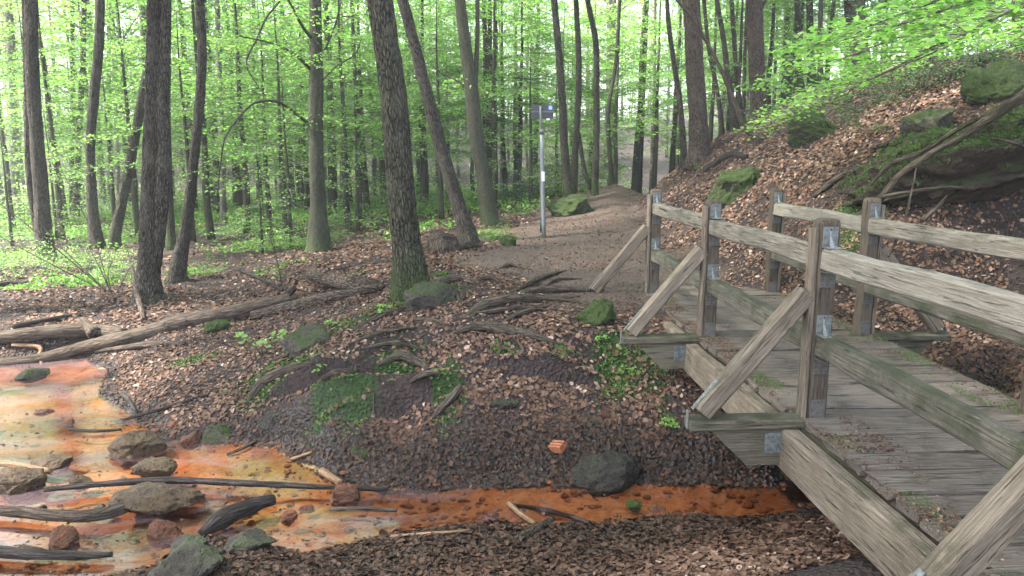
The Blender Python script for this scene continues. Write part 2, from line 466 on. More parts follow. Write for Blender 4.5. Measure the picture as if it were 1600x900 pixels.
def m_bark(name, c0, c1, c2, moss=.0, scale=1.0, stretch=.30, crack=1.0):
    k = NT(name); co = k.coord()
    gr = k.n('Attribute', attribute_name='grain').outputs['Vector']
    off = k.n('CombineXYZ', {0: k.math('MULTIPLY', k.rnd(), 9.0), 1: 0.0, 2: k.math('MULTIPLY', k.rnd(), 31.0)}).outputs[0]
    gv = k.n('VectorMath', {0: gr, 1: off}, operation='ADD').outputs[0]
    sv = k.scaled(gv, (scale, scale, scale * stretch))
    warp = k.mix(.035, sv, k.n('TexNoise', {'Vector': sv, 'Scale': 14.0, 'Detail': 3.0}).outputs[1])
    vo = k.n('TexVoronoi', {'Vector': warp, 'Scale': 34.0, 'Randomness': 1.0}, feature='DISTANCE_TO_EDGE').outputs[0]
    n = k.noise(sv, 40, 5, .7, .3); n2 = k.noise(gv, 3.0, 4, .6); n3 = k.noise(gv, 90, 3, .65)
    f = k.math('ADD', k.math('MULTIPLY', n, .75), k.math('MULTIPLY', n3, .35))
    c = k.ramp(f, [(.36, c0), (.54, c1), (.72, c2)])
    cr = k.ramp(vo, [(.02, (1, 1, 1)), (.16, (0, 0, 0))])
    c = k.mix(k.math('MULTIPLY', cr, .8 * crack), c, tuple(v * .45 for v in c0))
    c = k.mix(k.math('MULTIPLY', k.ramp(n2, [(.5, (0, 0, 0)), (.68, (1, 1, 1))]), .30), c, tuple(v * 1.15 for v in c2))
    if moss > 0:
        z = k.n('SeparateXYZ', {0: co}).outputs[2]
        low = k.math('SUBTRACT', 1.0, k.math('MULTIPLY', z, 1.0 / .8), True)
        f = k.math('ADD', k.math('MULTIPLY', low, .30 * moss), k.math('MULTIPLY', n2, .75))
        f = k.math('ADD', f, k.math('MULTIPLY', k.math('SUBTRACT', n3, .5), .7))
        f = k.math('ADD', f, k.math('ADD', .10 * (moss - 1), k.math('MULTIPLY', k.math('SUBTRACT', n, .5), -.5)))
        c = k.mix(k.math('MULTIPLY', k.ramp(f, [(.56, (0, 0, 0)), (.82, (1, 1, 1))]), .75), c, k.ramp(n3, [(.3, (.018, .036, .008)), (.7, (.055, .085, .022))]))
    h = k.math('ADD', k.math('MULTIPLY', n, .7), k.math('SUBTRACT', k.math('MULTIPLY', n3, .3), k.math('MULTIPLY', cr, .9 * crack)))
    return k.done(c, .9, k.bump(h, 1.0, .018), .15)

def m_rock(name, c0, c1, moss=.5, ochre=0.0, wet=.0):
    k = NT(name); co = k.coord()
    off = k.n('CombineXYZ', {0: k.math('MULTIPLY', k.rnd(), 13.0), 1: k.math('MULTIPLY', k.rnd(), 7.0), 2: 0.0}).outputs[0]
    v = k.n('VectorMath', {0: co, 1: off}, operation='ADD').outputs[0]
    n = k.noise(v, 6, 7, .68, .4); n2 = k.noise(v, 28, 6, .72); n3 = k.noise(v, 85, 3, .65)
    pit = k.n('TexVoronoi', {'Vector': v, 'Scale': 38.0}).outputs['Distance']
    c = k.mix(k.ramp(n, [(.3, (0, 0, 0)), (.7, (1, 1, 1))]), c0, c1)
    c = k.mix(k.math('MULTIPLY', k.ramp(n2, [(.38, (1, 1, 1)), (.56, (0, 0, 0))]), .7), c, tuple(x * .3 for x in c0))
    c = k.mix(k.math('MULTIPLY', k.ramp(n3, [(.60, (0, 0, 0)), (.72, (1, 1, 1))]), .45), c, tuple(min(1, x * 1.7) for x in c1))
    ptm = k.ramp(pit, [(.10, (1, 1, 1)), (.30, (0, 0, 0))])
    c = k.mix(k.math('MULTIPLY', ptm, .45), c, tuple(x * .35 for x in c0))
    if moss > 0:
        up = k.upness()
        f = k.math('ADD', k.math('MULTIPLY', up, .22), k.math('ADD', k.math('MULTIPLY', n, .95), k.math('MULTIPLY', n2, .55)))
        f = k.math('ADD', f, (moss - .5) * .6 - .12)
        c = k.mix(k.ramp(f, [(.66, (0, 0, 0)), (.82, (1, 1, 1))]), c, k.ramp(n3, [(.3, (.012, .020, .005)), (.7, (.048, .072, .016))]))
    if ochre > 0:
        z = k.n('SeparateXYZ', {0: co}).outputs[2]
        f = k.math('ADD', k.math('SUBTRACT', ochre, k.math('MULTIPLY', z, 9.0)), k.math('MULTIPLY', k.math('SUBTRACT', n, .5), 1.8))
        c = k.mix(k.ramp(f, [(.1, (0, 0, 0)), (.6, (1, 1, 1))]), c, k.ramp(n2, [(.3, (.09, .03, .012)), (.65, (.28, .095, .03))]))
    h = k.math('ADD', n, k.math('ADD', k.math('MULTIPLY', n2, .7), k.math('SUBTRACT', k.math('MULTIPLY', n3, .25), k.math('MULTIPLY', ptm, .35))))
    return k.done(c, k.math('SUBTRACT', .88 - .40 * wet, k.math('MULTIPLY', n2, .2 * wet)), k.bump(h, 1.0, .035), .3)

def m_wood(name, c0, c1, moss=0.0, mc=(.045, .055, .024)):
    k = NT(name); co = k.coord(); rn = k.rnd()
    off = k.n('CombineXYZ', {0: k.math('MULTIPLY', rn, 37.0), 1: k.math('MULTIPLY', rn, 11.0), 2: 0.0})
    v = k.n('VectorMath', {0: co, 1: off.outputs[0]}, operation='ADD').outputs[0]
    g = k.noise(k.scaled(v, (.9, 22, 22)), 6, 5, .7, .25)
    cr = k.noise(k.scaled(v, (.5, 9, 9)), 7, 3, .6, .35)
    bl = k.noise(v, 5, 4, .6); fi = k.noise(v, 60, 3, .6)
    c = k.ramp(g, [(.28, tuple(x * .55 for x in c0)), (.44, c0), (.68, c1)])
    c = k.mix(k.math('MULTIPLY', k.ramp(bl, [(.4, (0, 0, 0)), (.7, (1, 1, 1))]), .45), c, tuple(x * .55 for x in c0))
    crk = k.ramp(cr, [(.345, (1, 1, 1)), (.385, (0, 0, 0))])
    c = k.mix(k.math('MULTIPLY', crk, .8), c, (.018, .014, .011))
    c = k.mix(k.math('MULTIPLY', k.math('SUBTRACT', rn, .5), .5), c, tuple(x * 1.25 for x in c1))
    if moss > 0:
        f = k.math('ADD', k.math('MULTIPLY', k.upness(), .12), k.math('ADD', k.math('MULTIPLY', bl, .75), k.math('MULTIPLY', fi, .35)))
        f = k.math('ADD', f, (moss - .5) * .5)
        c = k.mix(k.math('MULTIPLY', k.ramp(f, [(.58, (0, 0, 0)), (.78, (1, 1, 1))]), .8), c, k.ramp(fi, [(.3, tuple(x * .4 for x in mc)), (.7, mc)]))
    h = k.math('SUBTRACT', k.math('ADD', g, k.math('MULTIPLY', fi, .3)), k.math('MULTIPLY', crk, 1.2))
    return k.done(c, .88, k.bump(h, 1.0, .014), .2)

def m_plain(name, col, rough=.5, metal=0.0, var=.0):
    k = NT(name); co = k.coord()
    n = k.noise(co, 40, 4, .6)
    c = k.ramp(n, [(.3, tuple(x * (1 - var) for x in col)), (.7, tuple(min(1, x * (1 + var)) for x in col))])
    k.b.inputs['Metallic'].default_value = metal
    return k.done(c, rough, k.bump(n, .15, .004))

GRN = [(0, (.09, .18, .05)), (.4, (.15, .275, .08)), (.75, (.225, .36, .115)), (1, (.32, .44, .17))]
M = dict(
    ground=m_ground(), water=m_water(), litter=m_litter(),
    leaf=m_leaf('beech_leaf', GRN, .55),
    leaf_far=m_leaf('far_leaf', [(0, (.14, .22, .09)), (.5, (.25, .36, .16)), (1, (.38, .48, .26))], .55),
    ivy=m_leaf('ivy_leaf', [(0, (.012, .035, .018)), (.6, (.03, .075, .035)), (1, (.08, .14, .06))], .15),
    fern=m_leaf('fern_leaf', [(0, (.05, .12, .022)), (.6, (.13, .25, .05)), (1, (.24, .37, .09))], .45),
    moss=m_leaf('moss_tuft', [(0, (.010, .028, .005)), (.5, (.030, .072, .010)), (1, (.085, .15, .02))], .25),
    bark=m_bark('furrowed_bark', (.013, .011, .0085), (.060, .051, .040), (.125, .110, .090), .7),
    bark_moss=m_bark('mossy_bark', (.013, .0115, .0075), (.054, .049, .034), (.115, .106, .078), 1.45),
    bark_red=m_bark('brown_bark', (.022, .016, .012), (.078, .057, .044), (.145, .114, .090), .3),
    bark_grey=m_bark('smooth_bark', (.018, .018, .012), (.040, .040, .026), (.072, .072, .050), 1.15, .45, .8, .25),
    bark_pale=m_bark('pale_bark', (.07, .058, .052), (.16, .14, .125), (.26, .235, .21), .2),
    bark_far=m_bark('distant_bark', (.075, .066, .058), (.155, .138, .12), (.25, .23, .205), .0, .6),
    dead=m_bark('dead_wood', (.018, .013, .010), (.068, .050, .038), (.145, .115, .092), .5, 1.0, .16, .5),
    dead_dark=m_bark('wet_dead_wood', (.008, .007, .006), (.030, .025, .022), (.075, .064, .058), .0, 1.0, .12, .4),
    dead_tan=m_bark('bare_wood', (.08, .045, .024), (.19, .115, .066), (.30, .21, .14), .0, 1.0, .1, .3),
    root=m_bark('root_bark', (.020, .015, .011), (.066, .050, .038), (.13, .104, .084), .6, 1.0, .16, .6),
    root_grey=m_bark('pale_root_bark', (.04, .033, .028), (.12, .105, .095), (.22, .20, .18), .2),
    rock=m_rock('mossy_sandstone', (.034, .029, .024), (.115, .098, .078), .42),
    rock_moss=m_rock('moss_covered_stone', (.03, .027, .022), (.09, .08, .065), .85),
    rock_wet=m_rock('stream_stone', (.034, .021, .011), (.115, .071, .034), .12, .22, .5),
    rock_dark=m_rock('dark_wet_stone', (.014, .012, .0095), (.050, .043, .033), .25, .0, .5),
    rock_ochre=m_rock('ochre_stone', (.06, .024, .013), (.19, .072, .034), .0, .45, .4),
    earth=m_rock('bare_earth', (.022, .016, .011), (.080, .056, .039), .45),
    earth_dry=m_rock('hollow_earth', (.045, .032, .024), (.14, .10, .07), .0),
    wood=m_wood('weathered_rail', (.140, .120, .094), (.28, .255, .215), .36),
    wood_moss=m_wood('mossy_rail', (.075, .067, .053), (.165, .152, .125), .62),
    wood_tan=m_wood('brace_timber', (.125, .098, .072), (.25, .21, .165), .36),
    wood_post=m_wood('post_timber', (.055, .042, .031), (.135, .108, .082), .34),
    wood_green=m_wood('green_stained_timber', (.085, .074, .052), (.17, .152, .112), .52),
    deck=m_wood('deck_board', (.095, .076, .062), (.205, .172, .146), .24),
    rot=m_wood('rotten_edge', (.03, .022, .016), (.09, .068, .048), .55),
    zinc=m_plain('galvanised_steel', (.105, .115, .112), .7, .2, .5),
    zinc_dull=m_plain('stained_steel', (.085, .078, .07), .7, .3, .4),
    hole=m_plain('dark_hole', (.02, .018, .016), .7),
    rust=m_plain('rusty_bolt', (.16, .075, .04), .7, .4, .3),
    grey_metal=m_plain('grey_sign_back', (.035, .038, .042), .5, .3, .15),
    pole_metal=m_plain('grey_pole', (.17, .18, .185), .5, .5, .15),
    dark_pole=m_plain('dark_pole', (.10, .105, .10), .5, .5, .15),
    white=m_plain('white_sticker', (.75, .76, .76), .5),
    blue=m_plain('blue_sticker', (.06, .13, .34), .5),
    brick=m_plain('orange_clay', (.25, .088, .042), .8, 0, .35),
)

# ------------------------------------------------------------------ ground and stream
# soil and moss patches: (px, py, radius in px, squash, strength)
MOSS_PX = [(705, 605, 26, .9), (690, 590, 18, .7), (560, 600, 40, .5), (620, 585, 30, .5), (510, 605, 30, .6), (430, 580, 40, .35), (470, 565, 40, .25), (415, 605, 24, .6),
           (955, 570, 40, .7), (990, 605, 30, .6), (945, 545, 24, .5), (1010, 550, 24, .8), (1025, 600, 24, .8), (1045, 655, 16, .6), (960, 600, 30, .5), (800, 548, 16, .3), (875, 545, 14, .3),
           (610, 480, 50, .25), (660, 470, 30, .5), (700, 450, 30, .3), (560, 500, 40, .2), (640, 455, 30, .6), (520, 515, 30, .3), (340, 510, 20, .5), (840, 470, 18, .3), (780, 545, 14, .3),
           (1440, 250, 60, .5), (1500, 235, 60, .4), (1400, 290, 40, .6), (1350, 320, 40, .5), (1320, 330, 40, .5), (1290, 335, 30, .5), (1550, 210, 60, .5), (1330, 375, 40, .6), (1310, 345, 30, .6),
           (770, 375, 18, .4), (795, 372, 16, .6), (590, 300, 10, .3), (690, 430, 20, .2), (720, 385, 20, .4), (1090, 262, 20, .4), (430, 432, 16, .3), (555, 430, 14, .3), (1250, 195, 24, .5), (300, 565, 40, .15)]
GREEN_PX = [(40, 400, 120, .35), (60, 370, 120, .3), (190, 380, 60, .3), (320, 425, 30, .3), (420, 385, 70, .25), (330, 360, 120, .25), (560, 350, 70, .2), (680, 345, 60, .25), (650, 365, 40, .3), (760, 370, 20, .3),
            (120, 440, 70, .2), (20, 450, 50, .2), (420, 425, 30, .15), (830, 330, 40, .3), (620, 320, 100, .2), (200, 340, 200, .15), (400, 330, 200, .12)]
YEL_PX = [(455, 742, 75, .45), (400, 812, 60, .4), (520, 800, 50, .3), (560, 840, 40, .3), (390, 735, 50, .4)]
def blobs(lst):
    out = []
    for px, py, r, sq in lst:
        p = hit(px, py); q = hit(px + r, py)
        out.append((p[0], p[1], max(.05, abs(q[0] - p[0]) if abs(q[1] - p[1]) < 1.5 else r / F * p[1]), max(.05, sq * 2.2)))
    return out
MOSS_B, GREEN_B, YEL_B = blobs(MOSS_PX), blobs(GREEN_PX), blobs(YEL_PX)
def blob_mask(B, x, y):
    m = np.zeros(np.shape(x))
    for bx, by, r, sq in B:
        d = ((x - bx) ** 2 + ((y - by) / sq) ** 2) / (r * r)
        m = np.maximum(m, np.exp(-d * 1.0))
    return m

def ax(lo, hi, f0, f1, d0, grow):
    """non-uniform axis: step d0 between f0 and f1, growing outward"""
    c = list(np.arange(f0, f1, d0)); d = d0
    a = f1; up = []
    while a < hi: up.append(a); d *= grow; a += d
    up.append(hi); d = d0; a = f0; dn = []
    while a > lo: d *= grow; a -= d; dn.append(max(a, lo))
    return np.array(dn[::-1] + c + up)
gx = ax(-220, 220, -5.6, 5.6, .042, 1.045)
gy = ax(-30, 260, 3.2, 9.4, .042, 1.028)
GX, GY = np.meshgrid(gx, gy)
GZ = height(GX, GY)
nx, ny = len(gx), len(gy)
V = np.stack([GX, GY, GZ], -1).reshape(-1, 3)
i = np.arange(ny - 1)[:, None] * nx + np.arange(nx - 1)[None, :]
Q = np.stack([i, i + 1, i + nx + 1, i + nx], -1).reshape(-1, 4)
xf, yf = V[:, 0], V[:, 1]
sd = water_sd(xf, yf)
wetn = fbm(p3(xf, yf, 1.6), 3, 55)
tf = xf / (np.maximum(yf, 2) * .985 + .33)
def wet_mask(x, y, sd):
    n = fbm(p3(x, y, 1.6), 3, 55)
    t = x / (np.maximum(y, 2) * .985 + .33)
    w = np.interp(t, [-.7, -.45, -.33, -.2, 0, .3, .5], [.2, .2, .3, .55, .68, .6, .45])
    w = np.where(y < 4.95, w * 1.25 + .9 * (1 - sstep(.1, .3, t)) + .2, w)
    return (1 - sstep(.35, 1.0, np.maximum(sd, 0) / (w * (1 + .5 * n)))) * (y < 12)
wet = wet_mask(xf, yf, sd)
ochre = np.where(sd < .12, 1 - sstep(-.05, .08, sd + .05 * fbm(p3(xf, yf, 6.0), 2, 5)), 0)
pm = path_mask(xf, yf)
mossm = blob_mask(MOSS_B, xf, yf)
hollow = np.exp(-(((xf - 5.15) / .9) ** 2 + ((yf - 7.15) / 1.1) ** 2))
greenm = np.maximum(blob_mask(GREEN_B, xf, yf), .40 * sstep(19, 30, yf) * sstep(4, -1, xf) * (1 - sstep(36, 40, yf)))
soiln = fbm(p3(xf, yf, .9, 3.0), 4, 61) - .6 * np.exp(-(((xf - .5) / .9) ** 2 + ((yf - 6.0) / .7) ** 2))
litm = np.clip(.85 - 1.0 * sstep(.15, .45, soiln) * (xf < 2) - .5 * hollow, 0, 1)
yel = np.clip(blob_mask(YEL_B, xf, yf) * 1.2 - .35, 0, .7)
link('ground', mesh('ground', V, [Q], [M['ground']], dict(litter=litm, path=pm, wet=wet * (sd > 0), moss=mossm * .95, green=greenm, ochre=ochre, yellow=yel)), kind='structure')

wp = [tuple(p) for p in WPOLY]
bm = bmesh.new()
wx = np.arange(-7.6, 4.4, .12); wy = np.arange(3.2, 10.4, .12)
WX, WY = np.meshgrid(wx, wy)
keep = water_sd(WX, WY) < .16
n_ = len(wx); qi = np.arange(len(wy) - 1)[:, None] * n_ + np.arange(n_ - 1)[None, :]
kq = keep[:-1, :-1] & keep[1:, :-1] & keep[:-1, 1:] & keep[1:, 1:]
WQ = np.stack([qi, qi + 1, qi + n_ + 1, qi + n_], -1)[kq]
used = np.unique(WQ); remap = np.full(WX.size, -1); remap[used] = np.arange(len(used))
WV = np.stack([WX.ravel(), WY.ravel(), np.full(WX.size, .0)], -1)[used]
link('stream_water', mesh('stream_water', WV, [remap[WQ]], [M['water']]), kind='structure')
bm.free()

# ------------------------------------------------------------------ footbridge
B_ORG = np.array([1.765, 4.15, 1.0]); B_ROT = math.atan2(.0478, .9989)
bridge = thing('footbridge', 'weathered wooden footbridge with braced railings over the orange stream', 'footbridge', B_ORG, rotz=B_ROT)
def b2w(u, v, w):
    c, s = math.cos(B_ROT), math.sin(B_ROT)
    return B_ORG + np.array([u * c - v * s, u * s + v * c, w])

def timber(name, L, w, h, mat, seed=0, ch=.008, step=.07, rough=.0035, jag=.0, dome=False):
    """beam along local X from 0, width Y, height Z, both centred"""
    n = max(3, int(L / step) + 1)
    a, b = w / 2, h / 2
    def side(p, q, m):
        return [(p[0] + (q[0] - p[0]) * k / m, p[1] + (q[1] - p[1]) * k / m) for k in range(m)]
    cs = [(-a, -b + ch), (-a, b - ch), (-a + ch, b), (a - ch, b), (a, b - ch), (a, -b + ch), (a - ch, -b), (-a + ch, -b)]
    sec = []
    for k in range(8):
        sec += side(cs[k], cs[(k + 1) % 8], 3 if k in (0, 2, 4, 6) else 1)
    sec = np.array(sec); m = len(sec)
    X = np.linspace(0, L, n)
    Vt = np.zeros((n, m, 3))
    Vt[..., 0] = X[:, None]; Vt[..., 1] = sec[:, 0]; Vt[..., 2] = sec[:, 1]
    if dome:
        for r, (dx, sc) in enumerate([(-.004, .62), (-.012, .86), (-.035, 1.0)]):
            kk = n - 1 - r
            Vt[kk, :, 0] = L + dx; Vt[kk, :, 1:] *= sc
    P = Vt.reshape(-1, 3)
    q = P * np.array([2.2, 26, 26]) + seed * 5.1
    P[:, 1] += rough * fbm(q, 3, seed) + rough * 1.2 * fbm(P * 1.3 + seed, 2, seed + 1)
    P[:, 2] += rough * fbm(q + 9, 3, seed + 2) + rough * 1.2 * fbm(P * 1.3 + seed + 4, 2, seed + 3)
    if jag:
        e = P.reshape(n, m, 3)
        jn = fbm(np.stack([e[0, :, 1] * 40, e[0, :, 2] * 40, np.full(m, seed * 1.7)], -1), 2, seed)
        e[0, :, 0] += jag * jn; e[-1, :, 0] += jag * jn[::-1]
    ii = np.arange(n - 1)[:, None]; jj = np.arange(m)[None, :]; j2 = (jj + 1) % m
    Qf = np.stack([ii * m + jj, (ii + 1) * m + jj, (ii + 1) * m + j2, ii * m + j2], -1).reshape(-1, 4)
    caps = np.array([list(range(m))]), np.array([list(range((n - 1) * m, n * m))[::-1]])
    me = mesh(name, P, [Qf, caps[0], caps[1]], [mat], smooth=False)
    return me

def frame(a, b, up=(0, 0, 1)):
    a = Vector(a); b = Vector(b); X = (b - a).normalized(); Z = Vector(up)
    Z = (Z - X * Z.dot(X)).normalized(); Y = Z.cross(X)
    m = Matrix((X, Y, Z)).transposed().to_4x4(); m.translation = a
    return m
def beam(name, a, b, w, h, mat, parent, up=(0, 0, 1), seed=0, **k):
    L = (Vector(b) - Vector(a)).length
    o = link(name, timber(name, L, w, h, mat, seed, **k), parent)
    o.matrix_basis = frame(a, b, up)
    return o

def box_v(x0, x1, y0, y1, z0, z1):
    V = np.array([(x, y, z) for x in (x0, x1) for y in (y0, y1) for z in (z0, z1)], float)
    Q = np.array([(0, 1, 3, 2), (4, 6, 7, 5), (0, 4, 5, 1), (2, 3, 7, 6), (0, 2, 6, 4), (1, 5, 7, 3)])
    return V, Q
def disc(c, r, nrm='y', n=7, d=.001):
    th = np.arange(n) * 2 * math.pi / n
    if nrm == 'y': P = np.stack([c[0] + r * np.cos(th), np.full(n, c[1]), c[2] + r * np.sin(th)], -1)
    elif nrm == 'x': P = np.stack([np.full(n, c[0]), c[1] + r * np.cos(th), c[2] + r * np.sin(th)], -1)
    else: P = np.stack([c[0] + r * np.cos(th), c[1] + r * np.sin(th), np.full(n, c[2])], -1)
    return P, np.stack([np.zeros(n - 2, int), np.arange(1, n - 1), np.arange(2, n)], -1)

PH = .055
def bracket_mesh(foot, up, rib):
    """angle bracket on a post's -v face: plate in x-z at y=0 facing -y; foot plate at z=0 reaching to -y"""
    b = MB()
    h0, h1 = (0, .115) if up else (-.095, 0)
    b.add(*box_v(-.042, .042, -.005, 0, h0, h1), m=0)
    if foot: b.add(*box_v(-.040, .040, -.085, -.005, (h0 if up else -.005), (.005 if up else 0)), m=0)
    if rib:
        th = np.linspace(0, 1, 6)
        Vr = []
        for sx in (-1, 1):
            for t in th: Vr.append((sx * (.016 - .010 * t), -.005 - .034 * (1 - t) ** 1.6, .004 + .085 * t))
        Vr = np.array(Vr); q = np.array([(k, k + 1, k + 7, k + 6) for k in range(5)])
        Vm = np.array([(0, -.005 - .046 * (1 - t) ** 1.6 - .004, .004 + .09 * t) for t in th])
        Vall = np.concatenate([Vr, Vm])
        b.add(Vall, np.concatenate([np.array([(k, k + 12, k + 13, k + 1) for k in range(5)]), np.array([(k + 12, k + 6, k + 7, k + 13) for k in range(5)])]), m=0)
    zs = np.linspace(h0 + .016, h1 - .016, 5)
    for sx in (-.034, -.022, .022, .034):
        for q, z in enumerate(zs):
            if (q + int(sx * 1000)) % 2 == 0 or q in (0, 4):
                P, T = disc((sx, -.0058, z), .0033); b.add(P, T=T, m=1)
    P, T = disc((0, -.0058, h1 - .015 if up else h0 + .015), .0065); b.add(P, T=T, m=1)
    return b
BR = {}
for key, a in dict(upper=(True, True, True), under=(True, False, False), base=(False, True, False)).items():
    for z in ('zinc', 'zinc_dull'):
        BR[key, z] = bracket_mesh(*a).mesh('bracket', [M[z], M['hole']], smooth=False)
def bolt_mesh():
    V, Q, T = tube([(0, 0, 0), (-.018, 0, 0)], [.013, .011], 7, .01)
    b = MB(); b.add(V, Q, T); return b.mesh('bolt', M['rust'])
BOLT = bolt_mesh()

def make_post(u, v, side, seed, brace=True, top=1.165):
    p = beam('post', (u, v, -.12), (u, v, top), .112, .112, M['wood_post'], bridge, up=(0, -1, 0), seed=seed, dome=True, ch=.012, rough=.005)
    inv = p.matrix_basis.inverted()
    def put(me, loc, rz=0):
        o = link(me.name.split('.')[0], me, p)
        o.matrix_basis = inv @ (Matrix.Translation(loc) @ Matrix.Rotation(rz, 4, 'Z'))
    for sgn, rz in ((-1, 0), (1, math.pi)):
        y = v + sgn * .0585
        put(BR['upper', 'zinc'], (u, y, 1.003), rz)
        put(BR['under', 'zinc_dull'], (u, y, .872), rz)
        put(BR['upper', 'zinc'], (u, y, .503), rz)
        put(BR['under', 'zinc_dull'], (u, y, .368), rz)
        put(BR['base', 'zinc_dull'], (u, y, .004), rz)
    rzb = 0 if side < 0 else math.pi
    for w in (.93, .62, .44): put(BOLT, (u + side * .057, v - .025, w), rzb)
    # tan strip added on the outer face, its lit look put into colour
    beam('lit_face_strip', (u + side * .074, v - .012, -.11), (u + side * .072, v - .012, top - .06), .03, .088, M['wood_tan'], bridge, up=(0, -1, 0), seed=seed + 50, ch=.006, rough=.004)
    if brace:
        beam('brace', (u + side * .66, v - .005, .035), (u + side * .085, v - .005, .735), .10, .108, M['wood_tan'], bridge, up=(-side, 0, .9) if False else (side * .77, 0, .63), seed=seed + 9, ch=.012, rough=.005)
        beam('outrigger', (u + side * .74, v - .01, -.028), (u + side * .045, v - .01, -.022), .15, .056, M['wood_green'], bridge, seed=seed + 12, ch=.009, rough=.005)
        # tapered bracket board below
        s = side
        prof = [(.62, -.057), (.155, -.057), (.155, -.275), (.40, -.275)]
        Vc = np.array([(u + s * a, v + d, b) for d in (-.06, .05) for a, b in prof])
        fc = [[0, 1, 2, 3], [7, 6, 5, 4]] + [[k, k + 4, (k + 1) % 4 + 4, (k + 1) % 4] for k in range(4)]
        link('corbel', mesh('corbel', Vc, [np.array(fc)], [M['wood_green']], smooth=False), bridge)
        bk = MB()
        x0, x1 = sorted((u + s * .16, u + s * .30))
        bk.add(*box_v(x0, x1, v - .066, v - .0605, -.20, -.075), m=0)
        y0, y1 = v - .18, v - .066
        x0, x1 = sorted((u + s * .155, u + s * .160))
        bk.add(*box_v(x0 + s * .01, x1 + s * .01, y0, y1, -.20, -.075), m=0)
        for q in range(10):
            P, T = disc((u + s * (.18 + .10 * (q % 5) / 4), v - .0668, -.18 + .08 * (q // 5)), .004); bk.add(P, T=T, m=1)
        link('angle_plate', bk.mesh('angle_plate', [M['zinc'], M['hole']], smooth=False), bridge)
        # strap over the foot of the brace
        st = MB()
        d = Vector((-s * .635, 0, .77)).normalized(); 
        nrm = Vector((s * .77, 0, .635)).normalized()
        a0 = Vector((u + s * .66, v - .005, .035)) + nrm * .0575
        for (pa, pb) in ((a0 - d * .02, a0 + d * .20),):
            vs = []
            for pnt in (pa, pb):
                for dy in (-.016, .016):
                    for t in (0, .005): vs.append(pnt + Vector((0, dy, 0)) + nrm * t)
            st.add(np.array(vs), np.array([(0, 1, 3, 2), (4, 6, 7, 5), (0, 4, 5, 1), (2, 3, 7, 6), (0, 2, 6, 4), (1, 5, 7, 3)]))
            for q in range(5):
                c = pa + d * (.04 + .038 * q) + nrm * .006
                th = np.arange(6) * math.pi / 3
                P = np.array([c + d * (.005 * math.cos(t)) + Vector((0, .005 * math.sin(t), 0)) for t in th])
                st.add(P, T=np.array([(0, 1, 2), (0, 2, 3), (0, 3, 4), (0, 4, 5)]), m=1)
        x0, x1 = sorted((u + s * .742, u + s * .748))
        st.add(*box_v(x0, x1, v - .021, v + .011, -.06, .05))
        link('strap', st.mesh('strap', [M['zinc'], M['hole']], smooth=False), bridge)
    return p

VS = [-4.0, -2.0, 0.0, 2.0, 4.0]
for k, v in enumerate(VS):
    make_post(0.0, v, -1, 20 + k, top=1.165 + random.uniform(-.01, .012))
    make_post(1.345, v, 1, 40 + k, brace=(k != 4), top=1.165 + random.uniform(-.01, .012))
for ui, u in enumerate((0.0, 1.345)):
    for k in range(4):
        v0, v1 = VS[k] + .060, VS[k + 1] - .060
        beam('top_rail', (u, v0, .937 + random.uniform(-.004, .004)), (u, v1, .937 + random.uniform(-.004, .004)), .088, .126, M['wood'], bridge, seed=60 + k + 10 * ui, ch=.013, rough=.010)
        beam('lower_rail', (u, v0, .435), (u, v1, .436), .088, .130, M['wood_moss'], bridge, seed=80 + k + 10 * ui, ch=.013, rough=.010)
for u0 in (-.150, 1.495):
    beam('side_beam', (u0, -4.4, -.175), (u0, 4.45, -.175), .105, .25, M['wood_tan'] if u0 < 0 else M['wood_green'], bridge, seed=int(97 + u0), ch=.012, step=.12, rough=.007)
for u0 in (.30, .95):
    beam('joist', (u0, -4.4, -.185), (u0, 4.4, -.185), .12, .22, M['wood_green'], bridge, seed=99, step=.5)
# deck boards, each its own piece
dk = [timber('plank', 1.50, .215, .05, M['deck'], 200 + s, ch=.009, step=.06, rough=.011, jag=.03) for s in range(6)]
v = -4.42; k = 0
widths = [.235, .25, .19, .27, .21, .24, .26, .2, .23, .25, .18, .24]
while v < 4.42:
    w = widths[k % 12] * random.uniform(.95, 1.05)
    o = link('plank', dk[k % 6], bridge)
    flip = (k // 6) % 2
    a = random.uniform(-.003, .003)
    o.matrix_basis = Matrix.Translation((-.088 + random.uniform(-.012, .016) + (1.50 if flip else 0), v + w / 2, -.025 + random.uniform(-.007, .007))) @ Matrix.Rotation(a + (math.pi if flip else 0), 4, 'Z') @ Matrix.Rotation(random.uniform(-.012, .012), 4, 'X') @ Matrix.Diagonal((1, (w - .022) / .215, 1, 1))
    v += w; k += 1
# crumbling edge strip between side beam and boards
beam('edge_strip', (-.062, -4.4, -.083), (-.062, 4.42, -.083), .06, .07, M['rot'], bridge, seed=71, ch=.016, step=.05, rough=.02)
beam('edge_strip', (1.412, -4.4, -.083), (1.412, 4.42, -.083), .05, .07, M['rot'], bridge, seed=72, ch=.016, step=.05, rough=.02)

